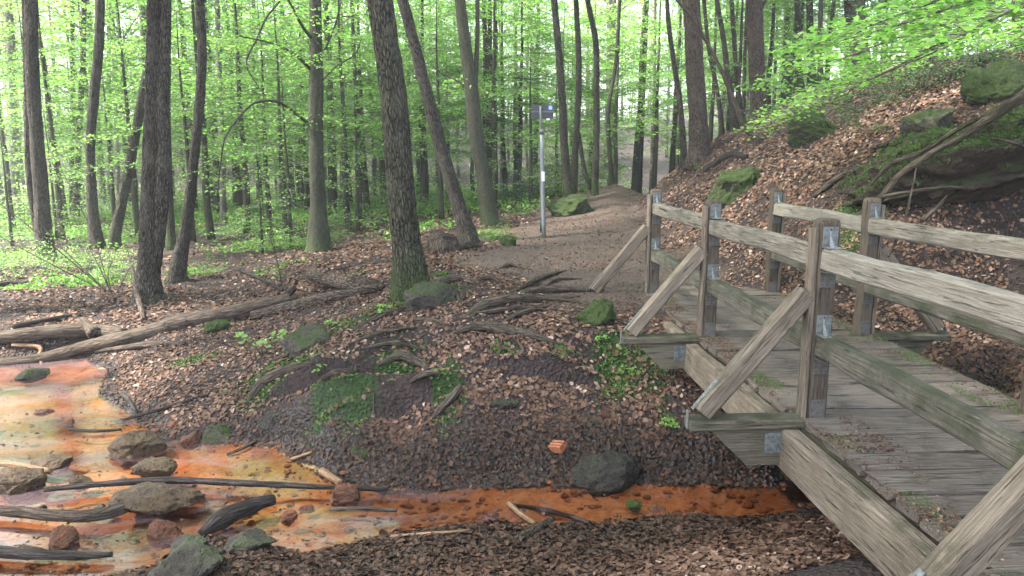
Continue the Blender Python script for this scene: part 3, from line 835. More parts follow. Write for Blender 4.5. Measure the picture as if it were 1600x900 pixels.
# ------------------------------------------------------------------ leaf shapes
LEAF8 = np.array([(0, 0, 0), (.22, .30, .10), (.62, .34, .13), (1, 0, .02), (.62, -.34, .13), (.22, -.30, .10)], float)
def leaf_quads(n0, n):
    b = np.arange(n)[:, None] * 6 + n0
    return np.concatenate([b + np.array([[0, 3, 2, 1]]), b + np.array([[0, 5, 4, 3]])])
def scatter_leaves(P, N, size, rng, tilt=.5, lift=.3, curl=1.0):
    """P (n,3), N (n,3) -> leaf vertices (n*6,3), quads"""
    n = len(P)
    N = N + rng.normal(0, tilt, (n, 3)); N /= np.linalg.norm(N, axis=1, keepdims=True)
    a = rng.normal(0, 1, (n, 3)); X = a - N * (a * N).sum(1, keepdims=True); X /= np.linalg.norm(X, axis=1, keepdims=True)
    Y = np.cross(N, X)
    L = np.broadcast_to(LEAF8, (n, 6, 3)).copy()
    L[:, :, 2] *= rng.normal(0, curl, (n, 1)) * 1.6
    L[:, 3, 2] += rng.normal(0, .22, n) * curl
    L[:, :, 1] *= rng.uniform(.75, 1.2, (n, 1)); L[:, :, 0] -= .5
    S = size[:, None, None]
    V = P[:, None, :] + S * (L[:, :, 0:1] * X[:, None] + L[:, :, 1:2] * Y[:, None] + (L[:, :, 2:3] + lift * .2) * N[:, None])
    return V.reshape(-1, 3), leaf_quads(0, n)

def fan_sample(n, y0, y1, pw, tmax=.80):
    t = RNG.uniform(-tmax, tmax, n)
    u = RNG.uniform(0, 1, n)
    pw = pw + 1e-3 if abs(pw - 1) < 1e-6 else pw
    y = (y0 ** (1 - pw) + u * (y1 ** (1 - pw) - y0 ** (1 - pw))) ** (1 / (1 - pw))
    return t * (y * .985 + .33), y

# ------------------------------------------------------------------ leaf litter
def litter(n, y0, y1, pw, smin, smax, tmax=.8):
    x, y = fan_sample(n, y0, y1, pw, tmax)
    sd = water_sd(x, y); pmk = path_mask(x, y)
    wt = wet_mask(x, y, sd) * (sd > 0)
    gm = np.maximum(blob_mask(GREEN_B, x, y), 0); mm = blob_mask(MOSS_B, x, y)
    sn = fbm(p3(x, y, .9, 3.0), 4, 61) - .6 * np.exp(-(((x - .5) / .9) ** 2 + ((y - 6.0) / .7) ** 2)); cl = fbm(p3(x, y, 2.6, 8.0), 3, 91)
    d = 1 - .62 * pmk - .45 * gm - .55 * mm
    d = d * (1 - .7 * sstep(.12, .45, sn) * (x < 2)) * (.55 + .75 * sstep(-.35, .3, cl))
    d = d * np.where(x < 2.0, .80, 1.0) * np.where((x < -4.2) & (y > 8.6), .62, 1.0)
    d = np.where(sd < .0, .03, d)
    hol = np.exp(-(((x - 5.25) / .55) ** 2 + ((y - 7.4) / .7) ** 2)); d = d * (1 - .95 * hol)
    # under the deck nothing shows
    bu = (x - B_ORG[0]) * math.cos(B_ROT) + (y - B_ORG[1]) * math.sin(B_ROT)
    bv = -(x - B_ORG[0]) * math.sin(B_ROT) + (y - B_ORG[1]) * math.cos(B_ROT)
    d = np.where((bu > .25) & (bu < 1.3) & (bv > -4) & (bv < 4.3), 0, d)
    k = RNG.uniform(0, 1, n) < d
    x, y, wt, sd, pmk = x[k], y[k], wt[k], sd[k], pmk[k]
    z = height(x, y); z = np.where(sd < 0, np.maximum(z, .003), z)
    N = normals_at(x, y); N = np.where((sd < 0)[:, None], np.array([0, 0, 1.0]), N)
    m = len(x)
    size = (smin + (smax - smin) * RNG.beta(1.3, 2.2, m)) * np.where(sd < 0, .7, 1) * np.where(pmk > .5, .7, 1)
    st = (RNG.uniform(0, 1, m) < np.where(x < 2.2, sstep(.48, .70, N[:, 2]), 1.0) + .22) | (sd < 0)
    x, y, z, N, wt, sd, pmk, size = x[st], y[st], z[st], N[st], wt[st], sd[st], pmk[st], size[st]; m = len(x)
    V, Q = scatter_leaves(np.stack([x, y, z + .004 + RNG.uniform(0, .012, m)], -1), N, size, RNG, .26, .3, .6)
    tint = np.clip(RNG.normal(.50, .13, m) + .10 * fbm(p3(x, y, 1.1, 4), 2, 44) + .05 * (x > 2.2), 0, 1)
    tint = np.where(RNG.uniform(0, 1, m) < .07, RNG.uniform(.7, .98, m), tint)
    tint = tint * (1 - .80 * wt * RNG.uniform(.6, 1.15, m)); tint = np.where(pmk > .5, tint * .75, tint)
    tint = np.where(sd < 0, RNG.uniform(0, .45, m), tint)
    return V, Q, np.repeat(np.clip(tint, 0, 1), 6)
b = MB()
for a in ((150000, 3.3, 9.5, 1.05, .018, .068), (80000, 9.5, 18, 1.3, .045, .080), (20000, 18, 34, 1.5, .08, .14)):
    Vl, Ql, tl = litter(*a); b.add(Vl, Ql, tint=tl)
link('leaf_litter', b.mesh('leaf_litter', M['litter'], smooth=False), kind='stuff')

# debris and moss on the boards of the bridge
def on_deck(n, u0, u1, v0, v1, w=.004):
    u = RNG.uniform(u0, u1, n); v = RNG.uniform(v0, v1, n)
    c, s = math.cos(B_ROT), math.sin(B_ROT)
    return np.stack([B_ORG[0] + u * c - v * s, B_ORG[1] + u * s + v * c, np.full(n, B_ORG[2] + w)], -1), u, v
b = MB()
for (n, u0, u1) in ((17000, -.10, .34), (4000, 1.0, 1.42)):
    P, u, v = on_deck(n, u0, u1, -2.2, 4.3)
    e = np.abs(u - (u0 if u0 < .5 else u1)) / (u1 - u0)
    cl = fbm(np.stack([u * 5, v * 2.2, np.zeros(n)], -1), 3, 15)
    k = RNG.uniform(0, 1, n) < sstep(-.05, .35, cl + .48 - e * .85)
    P = P[k]; m = len(P)
    Vl, Ql = scatter_leaves(P, np.tile([0, 0, 1.0], (m, 1)), RNG.uniform(.006, .018, m), RNG, .3, .5)
    b.add(Vl, Ql, tint=np.repeat(np.clip(RNG.normal(.42, .2, m), 0, 1), 6))
link('fallen_catkins', b.mesh('fallen_catkins', M['litter'], smooth=False), kind='stuff')
b = MB()
def moss_deck(n, u0, u1, edge, v0, v1, seed, thr):
    P, u, v = on_deck(n, u0, u1, v0, v1, .002)
    e = np.abs(u - edge) / (u1 - u0)
    cl = fbm(np.stack([u * 6, v * 2.6, np.zeros(n)], -1), 3, seed)
    k = RNG.uniform(0, 1, n) < sstep(0, .3, cl + thr - e * .8)
    P = P[k]; m = len(P)
    Vl, Ql = scatter_leaves(P, np.tile([0, 0, 1.0], (m, 1)), RNG.uniform(.004, .012, m), RNG, .7, .6)
    b.add(Vl, Ql, tint=np.repeat(np.clip(RNG.normal(.5, .22, m), 0, 1), 6))
moss_deck(24000, 1.0, 1.44, 1.44, -2.2, 4.3, 33, .25)
moss_deck(18000, -.09, .24, -.09, -2.2, 4.3, 37, .12)
# ground moss cushions
x, y = [], []
for (bx, by, r, sq) in MOSS_B:
    n = int(np.clip(r * r * sq * 9000, 120, 1600)) if by < 12 else 160
    x.append(bx + RNG.normal(0, r * .55, n)); y.append(by + RNG.normal(0, r * .55 * sq, n))
x = np.concatenate(x); y = np.concatenate(y)
k = (water_sd(x, y) > .03) & (fbm(p3(x, y, 7.0, 3.0), 2, 66) > -.16)
x, y = x[k], y[k]
P = np.stack([x, y, height(x, y) + .004], -1); N = normals_at(x, y)
Vl, Ql = scatter_leaves(P, N, RNG.uniform(.012, .034, len(x)) * np.where(y > 9, 1.6, 1), RNG, .75, 1.2)
b.add(Vl, Ql, tint=np.repeat(np.clip(RNG.normal(.5, .25, len(x)), 0, 1), 6))
link('moss', b.mesh('moss', M['moss'], smooth=False), kind='stuff')

# ------------------------------------------------------------------ rocks
def ico(sub):
    bm = bmesh.new(); bmesh.ops.create_icosphere(bm, subdivisions=sub, radius=1.0)
    bm.verts.ensure_lookup_table()
    V = np.array([v.co[:] for v in bm.verts]); T = np.array([[v.index for v in f.verts] for f in bm.faces])
    bm.free(); return V, T
ICO = {s: ico(s) for s in (2, 3, 4, 5)}
def rock_mesh(name, dims, mat, seed, cuts=9, rough=.12, sub=4, zoff=0.0):
    V, T = ICO[sub]
    rg = np.random.default_rng(seed)
    P = V.copy()
    for _ in range(cuts):
        n = rg.normal(0, 1, 3); n /= np.linalg.norm(n); d = rg.uniform(.50, .86)
        ov = np.maximum(P @ n - d, 0); P -= ov[:, None] * n * .92
    P *= (1 + rough * fbm(V * 1.7 + seed, 3, seed))[:, None]
    P *= (1 + rough * .45 * fbm(V * 6 + seed * 2, 3, seed + 3))[:, None]
    P *= (1 - rough * .3 * np.maximum(0, fbm(V * 3.3 + seed * 3, 3, seed + 31) - .05) * 2)[:, None]
    P *= np.array(dims) / 2
    P += (V * np.array(dims) / 2) * (.045 * fbm(V * 13 + seed, 3, seed + 8))[:, None]
    P[:, 2] += zoff
    return mesh(name, P, [T], [mat])
def moss_fuzz(o, me, n, seed, thr, size, minup=.15, sc=3.0):
    rg = np.random.default_rng(seed + 900)
    nv = len(me.vertices); co = np.empty(nv * 3, np.float32); me.vertices.foreach_get('co', co); co = co.reshape(-1, 3).astype(float)
    no = np.empty(nv * 3, np.float32); me.vertices.foreach_get('normal', no); no = no.reshape(-1, 3).astype(float)
    L = co.max(0) - co.min(0)
    w = sstep(minup, minup + .5, no[:, 2]) * sstep(thr - .25, thr + .15, fbm(co / L.max() * sc * 2 + seed, 3, seed + 5) + .25 * no[:, 2])
    w = w * (co[:, 2] > .01)
    if w.sum() < 5: return
    k = rg.choice(nv, n, p=w / w.sum())
    P = co[k] + rg.normal(0, size * .8, (n, 3)) + no[k] * size * .2
    V, Q = scatter_leaves(P, no[k], rg.uniform(.6, 1.3, n) * size, rg, .8, 1.0)
    b = MB(); b.add(V, Q, tint=np.repeat(np.clip(rg.normal(.42, .22, n), 0, 1), 6))
    link('moss_tufts', b.mesh('moss_tufts', M['moss'], smooth=False), o, kind='stuff')
def place_rock(px, py, wpx, dims_rel, mat, seed, label, cat='rock', group=None, sink=.3, rot=None, z=None, name='rock', sub=5, cuts=9, rough=.12):
    """px,py: foot of the rock in the photo, wpx its width there; dims_rel: depth and height as a share of its width"""
    p = at_z(px, py, z) if z is not None else hit(px, py)
    w = wpx / F * (p[1] * .985 + (CAM_Z - p[2]) * .17)
    sink = .45; w *= 1.0 if seed in WATER_ROCK else 1.1
    d, h = dims_rel[0] * w, dims_rel[1] * w
    me_ = rock_mesh(name, (w, d, h * (1 + sink)), M[mat], seed, cuts, rough, sub, h * (1 - sink) * .5)
    o = link(name, me_, label=label, category=cat, group=group)
    if mat in ('rock_moss', 'rock') and p[1] < 20: moss_fuzz(o, me_, 2600 if mat == 'rock_moss' else 1100, seed, .22 if mat == 'rock_moss' else .40, max(.007, w * .010))
    o.location = (p[0], p[1] + d * .45, p[2] - .01)
    o.rotation_euler = (0, R(-16) if seed == 25 else 0, rot if rot is not None else random.uniform(-.25, .25))
    return o
WATER_ROCK = {3, 5, 8, 11, 12, 13, 14, 15, 16, 19, 20, 21, 27, 28, 44, 45, 47, 48, 49, 50, 51, 52, 53}
RK = [
    (203, 718, 92, (.8, .42), 'rock_wet', 3, 'angular brown stone standing highest in the pool, upstream of the long stick'),
    (233, 752, 80, (.7, .36), 'rock_wet', 5, 'flat brown stone just above the long stick in the pool'),
    (226, 812, 160, (.62, .24), 'rock_wet', 8, 'wide flat pitted stone lying in the pool under the long stick'),
    (64, 738, 78, (.7, .34), 'rock_wet', 11, 'rounded brown stone in the pool beside the small tan branch'),
    (14, 778, 92, (.8, .44), 'rock_wet', 12, 'large stone cut by the left edge below the small tan branch'),
    (118, 764, 42, (.8, .5), 'rock_wet', 13, 'small rounded stone with a smooth end near the tip of the long stick'),
    (92, 862, 46, (.9, .75), 'rock_ochre', 14, 'round rusty stone beneath the thick barkless branch'),
    (252, 846, 66, (.6, .5), 'rock_ochre', 15, 'leaning rusty slab against the wide flat stone'),
    (288, 858, 42, (.7, .6), 'rock_ochre', 16, 'orange wedge stone just right of the leaning rusty slab'),
    (296, 706, 42, (.8, .55), 'rock_ochre', 17, 'orange brown stone at the waterline next to a grey brown one'),
    (340, 697, 52, (.8, .58), 'rock', 18, 'grey brown stone on the leafy waterline beside an orange one'),
    (530, 792, 58, (.8, .55), 'rock_ochre', 19, 'red brown stone resting over the right end of the long stick'),
    (450, 818, 28, (.8, .75), 'rock_ochre', 20, 'small upright red stone on the yellow stained bed'),
    (40, 597, 56, (.7, .34), 'rock', 21, 'mossy stone in the pool just below the fallen trunk'),
    (422, 678, 62, (.7, .5), 'rock_dark', 22, 'dark stone at the foot of the mossy root ledge'),
    (475, 662, 40, (.7, .5), 'rock_dark', 23, 'small dark stone under the mossy root ledge, right of a larger one'),
    (778, 640, 56, (.6, .38), 'rock_dark', 24, 'dark stone half buried in leaves right of the drooping moss clump'),
    (962, 772, 118, (.62, .46), 'rock_dark', 25, 'large dark wedge shaped boulder at the far edge of the orange channel'),
    (993, 797, 33, (.8, .36), 'rock', 27, 'small flat pale stone rimmed with moss in the orange water'),
    (1026, 812, 32, (.8, .9), 'rock_ochre', 28, 'small upright rusty stone in the orange water below the boulders'),
    (560, 720, 36, (.7, .6), 'rock', 29, 'grey brown stone on the wet leafy bank above the water'),
    (930, 667, 24, (.8, .6), 'rock_dark', 30, 'little black stone on the leafy bank above the brick piece'),
    (372, 866, 84, (.8, .24), 'rock_dark', 31, 'broad low grey brown rock at the near bank, beside the charred plank'),
    (285, 880, 70, (.8, .42), 'rock_dark', 32, 'dark wet rock behind the mossy rock at the bottom edge'),
    (272, 922, 120, (.8, .34), 'rock_dark', 33, 'mossy rock cut by the bottom edge in front of the stream'),
    (672, 485, 84, (.8, .46), 'rock', 34, 'grey rock with a mossy left side at the foot of the thick tree'),
    (930, 510, 62, (.8, .62), 'rock_moss', 35, 'mossy squared stone under the far brace of the footbridge'),
    (470, 556, 96, (.7, .42), 'rock', 36, 'long mossy stone slanting beside the pale green seedling'),
    (335, 521, 36, (.8, .5), 'rock_moss', 37, 'small round moss covered stone below the fallen trunk'),
    (900, 337, 86, (.9, .34), 'rock_moss', 38, 'long mossy mound beside the path behind the sign post'),
    (1158, 310, 94, (.8, .54), 'rock_moss', 39, 'large mossy boulder on the slope above the bridge end'),
    (1286, 218, 84, (.7, .52), 'rock_moss', 40, 'mossy boulder high on the slope below the dark bushes'),
    (1475, 216, 96, (.8, .52), 'rock', 41, 'broad mossy rock face on the slope above the long roots'),
    (1582, 150, 90, (.9, .66), 'rock_moss', 42, 'bright moss covered boulder at the right edge of the slope'),
    (793, 385, 24, (.8, .6), 'rock_moss', 43, 'small mossy lump at the path edge near the leaning tree'),
    (104, 665, 26, (.7, .4), 'rock_ochre', 44, 'little orange stone in the pool left of the short dark stick'),
    (60, 650, 34, (.7, .3), 'rock_ochre', 45, 'flat orange stone among foam at the left of the pool'),
    (270, 672, 28, (.8, .4), 'rock_ochre', 46, 'orange stone at the pool margin behind the highest stone'),
    (265, 640, 30, (.7, .35), 'rock_ochre', 47, 'rust red stone among the leaves at the pool margin'),
    (190, 780, 22, (.7, .4), 'rock_ochre', 48, 'small rusty pebble against the wide flat stone'),
    (60, 800, 24, (.7, .5), 'rock_wet', 49, 'small brown stone between two branches at the left'),
    (497, 838, 26, (.7, .35), 'rock_ochre', 50, 'small flat brown stone on the yellow bed near the bank'),
    (478, 800, 30, (.6, .3), 'rock_ochre', 51, 'thin brown stone lying right of the charred plank'),
    (30, 872, 60, (.6, .25), 'rock_wet', 52, 'low stone awash near the black log at the left edge'),
    (150, 800, 26, (.7, .4), 'rock_wet', 53, 'small stone left of the wide flat stone'),
]
for (px, py, w, dr, mt, sdn, lb) in RK:
    g = 'stones lying in the stream' if sdn in WATER_ROCK else 'rocks on the banks and slope'
    place_rock(px, py, w, dr, mt, sdn, lb, 'rock', g, z=-.015 if sdn in WATER_ROCK else None, name='mossy_rock' if mt == 'rock_moss' else 'rock',
               cuts=9 if mt == 'rock_moss' else 11, rough=.24 if mt == 'rock_moss' else .20)
# pebbles and crumbs in the stream bed
x, y = fan_sample(5200, 3.9, 9.6, 1.0)
sd = water_sd(x, y); cl = fbm(p3(x, y, 1.5, 2.0), 3, 92)
k = (sd < .12) & (RNG.uniform(0, 1, len(x)) < sstep(-.3, .45, cl))
x, y = x[k], y[k]
Vi, Ti = ICO[2]; b = MB()
for q in range(min(len(x), 800)):
    s = RNG.uniform(.012, .034) * (1.5 if RNG.uniform() < .10 else 1)
    b.add(Vi * s * np.array([1, RNG.uniform(.6, 1), RNG.uniform(.35, .6)]) * (1 + .25 * vnoise(Vi * 1.5 + q, 3))[:, None] + [x[q], y[q], hz(x[q], y[q]) + s * .25], T=Ti, tint=0)
link('pebbles', b.mesh('pebbles', M['rock_ochre']), kind='stuff')

# overhanging earth bank with its hollow
def blob_mesh(name, dims, mat, seed, rough, shape):
    V, T = ICO[5]
    P = shape(V.copy())
    P = P * (1 + rough * fbm(V * 2.1 + seed, 4, seed))[:, None]
    P = P * (1 + rough * .45 * fbm(V * 7 + seed, 3, seed + 4))[:, None] * (1 + rough * .22 * fbm(V * 22 + seed, 3, seed + 9))[:, None]
    return mesh(name, P * np.array(dims) / 2, [T], [mat])
def bank_shape(P):
    low = P[:, 2] < 0
    P[:, 2] = np.where(low, P[:, 2] * .55, P[:, 2])
    return P
ob = at_y(1530, 262, 8.35)
o = link('earth_bank', blob_mesh('earth_bank', (2.5, 1.6, 1.0), M['earth'], 5, .42, bank_shape), label='dark mossy earth bank overhanging a hollow behind the far railing', category='earth bank')
o.location = ob; o.rotation_euler = (0, R(-16), R(-12))
moss_fuzz(o, o.data, 22000, 3, .10, .018, -.1, 2.2)
# ------------------------------------------------------------------ logs, sticks, roots
def stick(name, pts, r, label, cat, mat='dead', segs=8, step=.06, amp=.12, lift=.0, group=None, zmode='hit', lump=.25, parts=None, seed=None, sink=.6, bury=0.0):
    """pts: photo points laid on the ground; r: end radii in photo pixels"""
    P = []
    n = len(pts)
    rr = np.interp(np.linspace(0, 1, n), np.linspace(0, 1, len(r)), r)
    rad = []
    for k, q in enumerate(pts):
        p = hit(q[0], q[1]) if zmode == 'hit' else at_z(q[0], q[1], zmode)
        ra = rr[k] / F * (p[1] * .985 + .4)
        if bury and k in (0, n - 1): ra *= .42
        h = ra * sink + (q[2] if len(q) > 2 else 0) + lift - (bury * ra * 2.2 if k in (0, n - 1) else 0)
        P.append(p + np.array([0, 0, h])); rad.append(ra)
    P = np.array(P); org = P[n // 2].copy(); org[2] = min(p[2] for p in P)
    b = MB()
    sd_ = seed if seed is not None else len(bpy.data.objects)
    b.add(*tube(P, rad, segs, step, amp * max(rad), 1.0 / max(rad), .12, sd_, lump=lump))
    o = link(name, b.mesh(name, M[mat], org=org), loc=org, label=label, category=cat, group=group)
    if parts:
        for (nm, pp, pr, pm_) in parts:
            P2 = []; r2 = []
            prr = np.interp(np.linspace(0, 1, len(pp)), np.linspace(0, 1, len(pr)), pr)
            for k, q in enumerate(pp):
                p = hit(q[0], q[1]) if zmode == 'hit' else at_z(q[0], q[1], zmode)
                ra = prr[k] / F * (p[1] * .985 + .4)
                P2.append(p + np.array([0, 0, ra * .6 + (q[2] if len(q) > 2 else 0) + lift])); r2.append(ra)
            b2 = MB(); b2.add(*tube(P2, r2, segs, step, amp * max(r2), 1.0 / max(r2), .12, sd_ + 3, lump=lump))
            link(nm, b2.mesh(nm, M[pm_ or mat], org=org), o)
    return o
stick('fallen_trunk', [(-60, 574), (60, 566), (130, 551), (200, 535), (290, 511), (370, 494), (455, 472)], [7, 8, 11, 12, 12, 10, 7],
      'long mossy fallen trunk lying across the leaves behind the pool', 'fallen trunk', 'dead', 18, .05, .22, lump=.25, seed=5,
      parts=[('limb', [(-60, 542, .05), (40, 536, .06), (100, 532, .07), (150, 530, .06), (195, 530, .02)], [6, 8, 9, 9, 8], 'dead'),
             ('branch_stub', [(150, 537, .08), (128, 522, .14)], [9, 6], 'dead'), ('branch_stub', [(440, 478, .05), (462, 466, .13)], [6, 3], 'dead_dark')])
stick('rotten_log', [(395, 497), (460, 484), (530, 468), (600, 452)], [6, 8, 8, 5], 'reddish rotten log lying below the jagged broken log piece', 'log', 'bark_red', 10, .06, .3, seed=9)
stick('broken_log', [(485, 452, .15), (530, 456, .09), (572, 455, .02), (590, 451, .0)], [6, 10, 10, 6], 'jagged broken log piece propped on a rotten log', 'log', 'bark_red', 10, .05, .35, seed=11, lump=.35)
stick('long_stick', [(70, 773), (160, 765), (260, 759), (350, 762), (440, 766), (530, 770), (606, 772)], [4.5, 5, 5, 4.5, 4, 3], 'long dark bent stick lying across the pool', 'stick', 'dead_dark', 9, .05, .14, lift=.03, zmode=.02, seed=12)
stick('branch', [(-40, 804), (30, 808), (90, 814), (140, 815), (178, 808), (198, 800)], [8, 8, 8, 9, 9, 8], 'thick bare grey branch with a knobbly end in the pool', 'branch', 'dead', 12, .03, .16, lift=.02, zmode=.02, seed=13, lump=.35)
stick('black_log', [(-50, 868), (30, 874), (110, 877), (176, 874)], [10, 9, 8, 4], 'black wet log at the lower left corner', 'log', 'dead_dark', 12, .04, .16, lift=.02, zmode=.01, seed=14)
stick('tan_branch', [(-30, 730), (20, 736), (80, 746)], [5, 5, 4], 'short tan barkless branch at the left of the pool', 'branch', 'dead_tan', 9, .04, .15, lift=.04, zmode=.03, seed=15)
stick('charred_plank', [(316, 835), (345, 818), (385, 800), (428, 782)], [6, 12, 11, 4], 'blackened split piece of wood at the near edge of the pool', 'wood piece', 'dead_dark', 8, .03, .35, lift=.0, zmode=.02, seed=16, lump=.4)
stick('wood_piece', [(502, 742), (533, 762)], [5, 6], 'pale snapped stick end poking up behind the red brown stone', 'stick', 'dead_tan', 8, .03, .2, lift=.02, seed=17)
stick('thin_stick', [(515, 797), (570, 797), (620, 799)], [3, 4, 3], 'grey stick half sunk in the channel right of the red brown stone', 'stick', 'dead', 8, .05, .15, zmode=.01, seed=18)
stick('thin_stick', [(798, 795), (850, 803), (920, 822)], [3, 4, 3], 'dark curved stick at the near edge of the channel', 'stick', 'dead_dark', 8, .05, .15, lift=.02, seed=19)
stick('thin_stick', [(795, 795), (815, 812), (835, 826)], [4, 4, 3], 'short brown stick crossing the start of the dark curved stick', 'stick', 'dead_tan', 8, .05, .15, lift=.03, seed=20)
stick('wood_piece', [(812, 850), (862, 818)], [6, 5], 'reddish splinter of wood slanting on the near bank', 'wood piece', 'bark_red', 6, .03, .3, lift=.02, seed=21)
stick('thin_stick', [(610, 842), (680, 838), (735, 833)], [2.2, 2.6, 1.8], 'thin brown twig along the near bank below the channel', 'stick', 'dead_tan', 6, .05, .1, lift=.015, seed=22)
stick('thin_stick', [(108, 672), (150, 675), (190, 672)], [2, 2.5, 2], 'short dark stick upstream of the highest stone', 'stick', 'dead_dark', 6, .05, .1, zmode=.02, seed=23)
stick('thin_stick', [(455, 722), (488, 710)], [2.5, 2], 'short brown stick above the yellow stained bed', 'stick', 'dead_tan', 6, .03, .1, lift=.015, seed=24)
stick('thin_stick', [(355, 715), (400, 694)], [2.5, 2], 'dark stick leaning at the waterline by the dark stone', 'stick', 'dead_dark', 6, .03, .1, lift=.015, seed=25)
stick('thin_stick', [(180, 662), (260, 640), (330, 618)], [2.5, 3, 2], 'dark twig on the leaves beside the pool margin', 'stick', 'dead_dark', 6, .05, .1, lift=.01, seed=26)
stick('thin_stick', [(150, 552), (230, 543), (290, 540)], [3, 5, 3], 'slender grey branch lying below the fallen trunk', 'stick', 'dead', 8, .05, .1, lift=.01, seed=27)
stick('thin_stick', [(20, 515), (80, 503), (130, 493)], [4, 4, 2], 'dark branch lying left of the twin tree behind the fallen trunk', 'stick', 'dead_dark', 7, .06, .1, lift=.02, seed=28)
stick('thin_stick', [(-20, 453), (20, 448), (45, 446)], [4, 5, 4], 'dark log end on the marshy ground at the left edge', 'log', 'dead_dark', 7, .06, .1, lift=.02, seed=29)
stick('bare_stick', [(225, 502), (216, 475, .12), (209, 452, .35)], [4, 4, 3], 'pale broken stick stuck upright before the twin trunk', 'stick', 'dead', 7, .05, .1, seed=30)
stick('thin_stick', [(372, 428, .05), (410, 445, .05), (442, 457, .0)], [2, 2.4, 2], 'thin fallen branch on the leaves left of the broken log', 'stick', 'dead_dark', 6, .06, .1, lift=.02, seed=31)
stick('thin_stick', [(20, 545), (65, 553), (60, 565), (68, 575)], [3, 3, 2.4], 'crooked pale twig between limb and fallen trunk', 'stick', 'dead_tan', 6, .04, .1, lift=.04, seed=32)
stick('thin_stick', [(1100, 270), (1130, 252), (1165, 250)], [4, 5, 4], 'short dark stick on the slope above the mossy boulder', 'stick', 'dead_dark', 7, .06, .15, lift=.02, seed=33)
stick('thin_stick', [(190, 620), (205, 634), (215, 655)], [3, 3, 2], 'forked black twig at the pool margin', 'stick', 'dead_dark', 6, .04, .1, lift=.02, seed=34)

ROOTS = [
    ([(722, 497), (760, 482), (790, 474), (840, 472), (905, 464)], [4, 7, 6, 5, 3], 'exposed root arching across the path edge, longest of the upper roots'),
    ([(785, 468), (830, 460), (880, 457), (935, 456)], [3, 5, 5, 3], 'straight exposed root running to the bridge outrigger'),
    ([(800, 458), (840, 440), (884, 423)], [3, 4, 2], 'slim root rising along the path surface'),
    ([(775, 421), (800, 417), (820, 421)], [2.5, 3, 2], 'short root lump in the trodden path'),
    ([(706, 520), (750, 515), (790, 522), (830, 528), (880, 540)], [4, 6, 6, 5, 3], 'root along the top of the undercut ledge'),
    ([(768, 520), (800, 500), (835, 487), (858, 480)], [2.6, 3.4, 3, 2], 'root curving up from the ledge to the path'),
    ([(782, 522), (783, 540), (779, 562)], [2.6, 2.4, 1.6], 'root hanging down the undercut ledge'),
    ([(495, 596), (530, 588), (556, 580)], [4, 6, 5], 'mossy root at the edge of the low ledge'),
    ([(590, 570), (625, 562), (650, 570), (665, 585)], [4, 6, 6, 3], 'root bulging over the low ledge right of the moss curtain'),
    ([(385, 632), (410, 606), (450, 585), (490, 566)], [3, 7, 6, 3], 'thick mossy root slanting down left of the low ledge'),
    ([(675, 655), (695, 640), (716, 615), (720, 600)], [3, 6, 5, 3], 'stubby mossy root end jutting from the leafy bank'),
    ([(640, 598), (665, 590), (690, 583)], [3, 5, 4], 'bare root knuckle left of the stubby mossy root'),
    ([(660, 455), (690, 445), (720, 440), (750, 447)], [8, 7, 5, 3], 'mossy root running right from the thick tree over the grey rock'),
    ([(700, 452), (720, 462), (712, 480)], [5, 5, 3], 'root crooked over the right end of the grey rock'),
    ([(560, 512), (600, 495), (640, 480)], [3, 4, 4], 'mossy root sloping left from the grey rock'),
    ([(540, 540), (600, 522), (650, 512)], [2, 3, 3], 'thin root lying on the leaves below the grey rock'),
    ([(740, 440), (760, 437), (780, 441)], [3, 4, 3], 'short root between the thick tree and the path'),
    ([(690, 470), (705, 462), (716, 470), (722, 484)], [4, 5, 4, 3], 'knotted root loop beside the grey rock'),
]
ROOTS += [
    ([(735, 492), (770, 490), (815, 484), (860, 486)], [2, 3, 3, 2], 'thin root under the longest upper root'),
    ([(820, 470), (860, 470), (905, 474)], [2, 3, 2], 'thin root close below the straight root'),
    ([(850, 448), (870, 440), (905, 436)], [2, 2.4, 1.5], 'hair thin root on the path edge by the slim root'),
    ([(640, 500), (680, 505), (712, 518)], [2, 3, 3], 'thin root linking the grey rock and the undercut ledge'),
    ([(560, 548), (610, 540), (670, 548)], [2, 3, 2], 'thin root lying on dark soil above the moss curtain'),
    ([(420, 566), (470, 552), (520, 545)], [2, 3, 2], 'thin mossy root behind the slanting mossy root'),
    ([(800, 528), (815, 545), (822, 560)], [2, 2.4, 1.2], 'rootlet dangling under the right end of the ledge root')]
for k, (pts, r, lb) in enumerate(ROOTS):
    stick('exposed_root', pts, [q * 1.12 for q in r], lb, 'root', 'root', 10, .04, .22, lift=.016, group='exposed roots on the near slope', lump=.3, seed=60 + k, sink=.45, bury=1.0)
def air_root(name, pts, r, label, mat='root', seed=0):
    r = [q * .56 for q in r]
    """pts: (px, py, Y) points that stand clear of the slope"""
    P = [at_y(*q) for q in pts]; rad = [a / F * q[2] for a, q in zip(np.interp(np.linspace(0, 1, len(pts)), np.linspace(0, 1, len(r)), r), pts)]
    b = MB(); b.add(*tube(P, rad, 10, .04, .14 * max(rad), 1 / max(rad), .12, seed, lump=.25))
    return link(name, b.mesh(name, M[mat], org=P[0]), loc=P[0], label=label, category='root', group='long roots over the earth bank')
air_root('long_root', [(1330, 348, 7.6), (1375, 312, 7.5), (1405, 275, 7.5), (1450, 243, 7.5), (1500, 215, 7.55), (1550, 182, 7.6), (1600, 150, 7.7), (1660, 130, 7.9)], [13, 10, 8, 8, 9, 12, 15, 16], 'thick grey root snaking down the bank to the far railing', seed=1)
air_root('long_root', [(1360, 290, 8.1), (1390, 258, 8.0), (1440, 238, 7.8), (1500, 200, 7.8), (1560, 172, 7.9), (1600, 152, 7.9)], [3, 5, 5, 6, 6, 6], 'slimmer root running just above the thick grey root', seed=2)
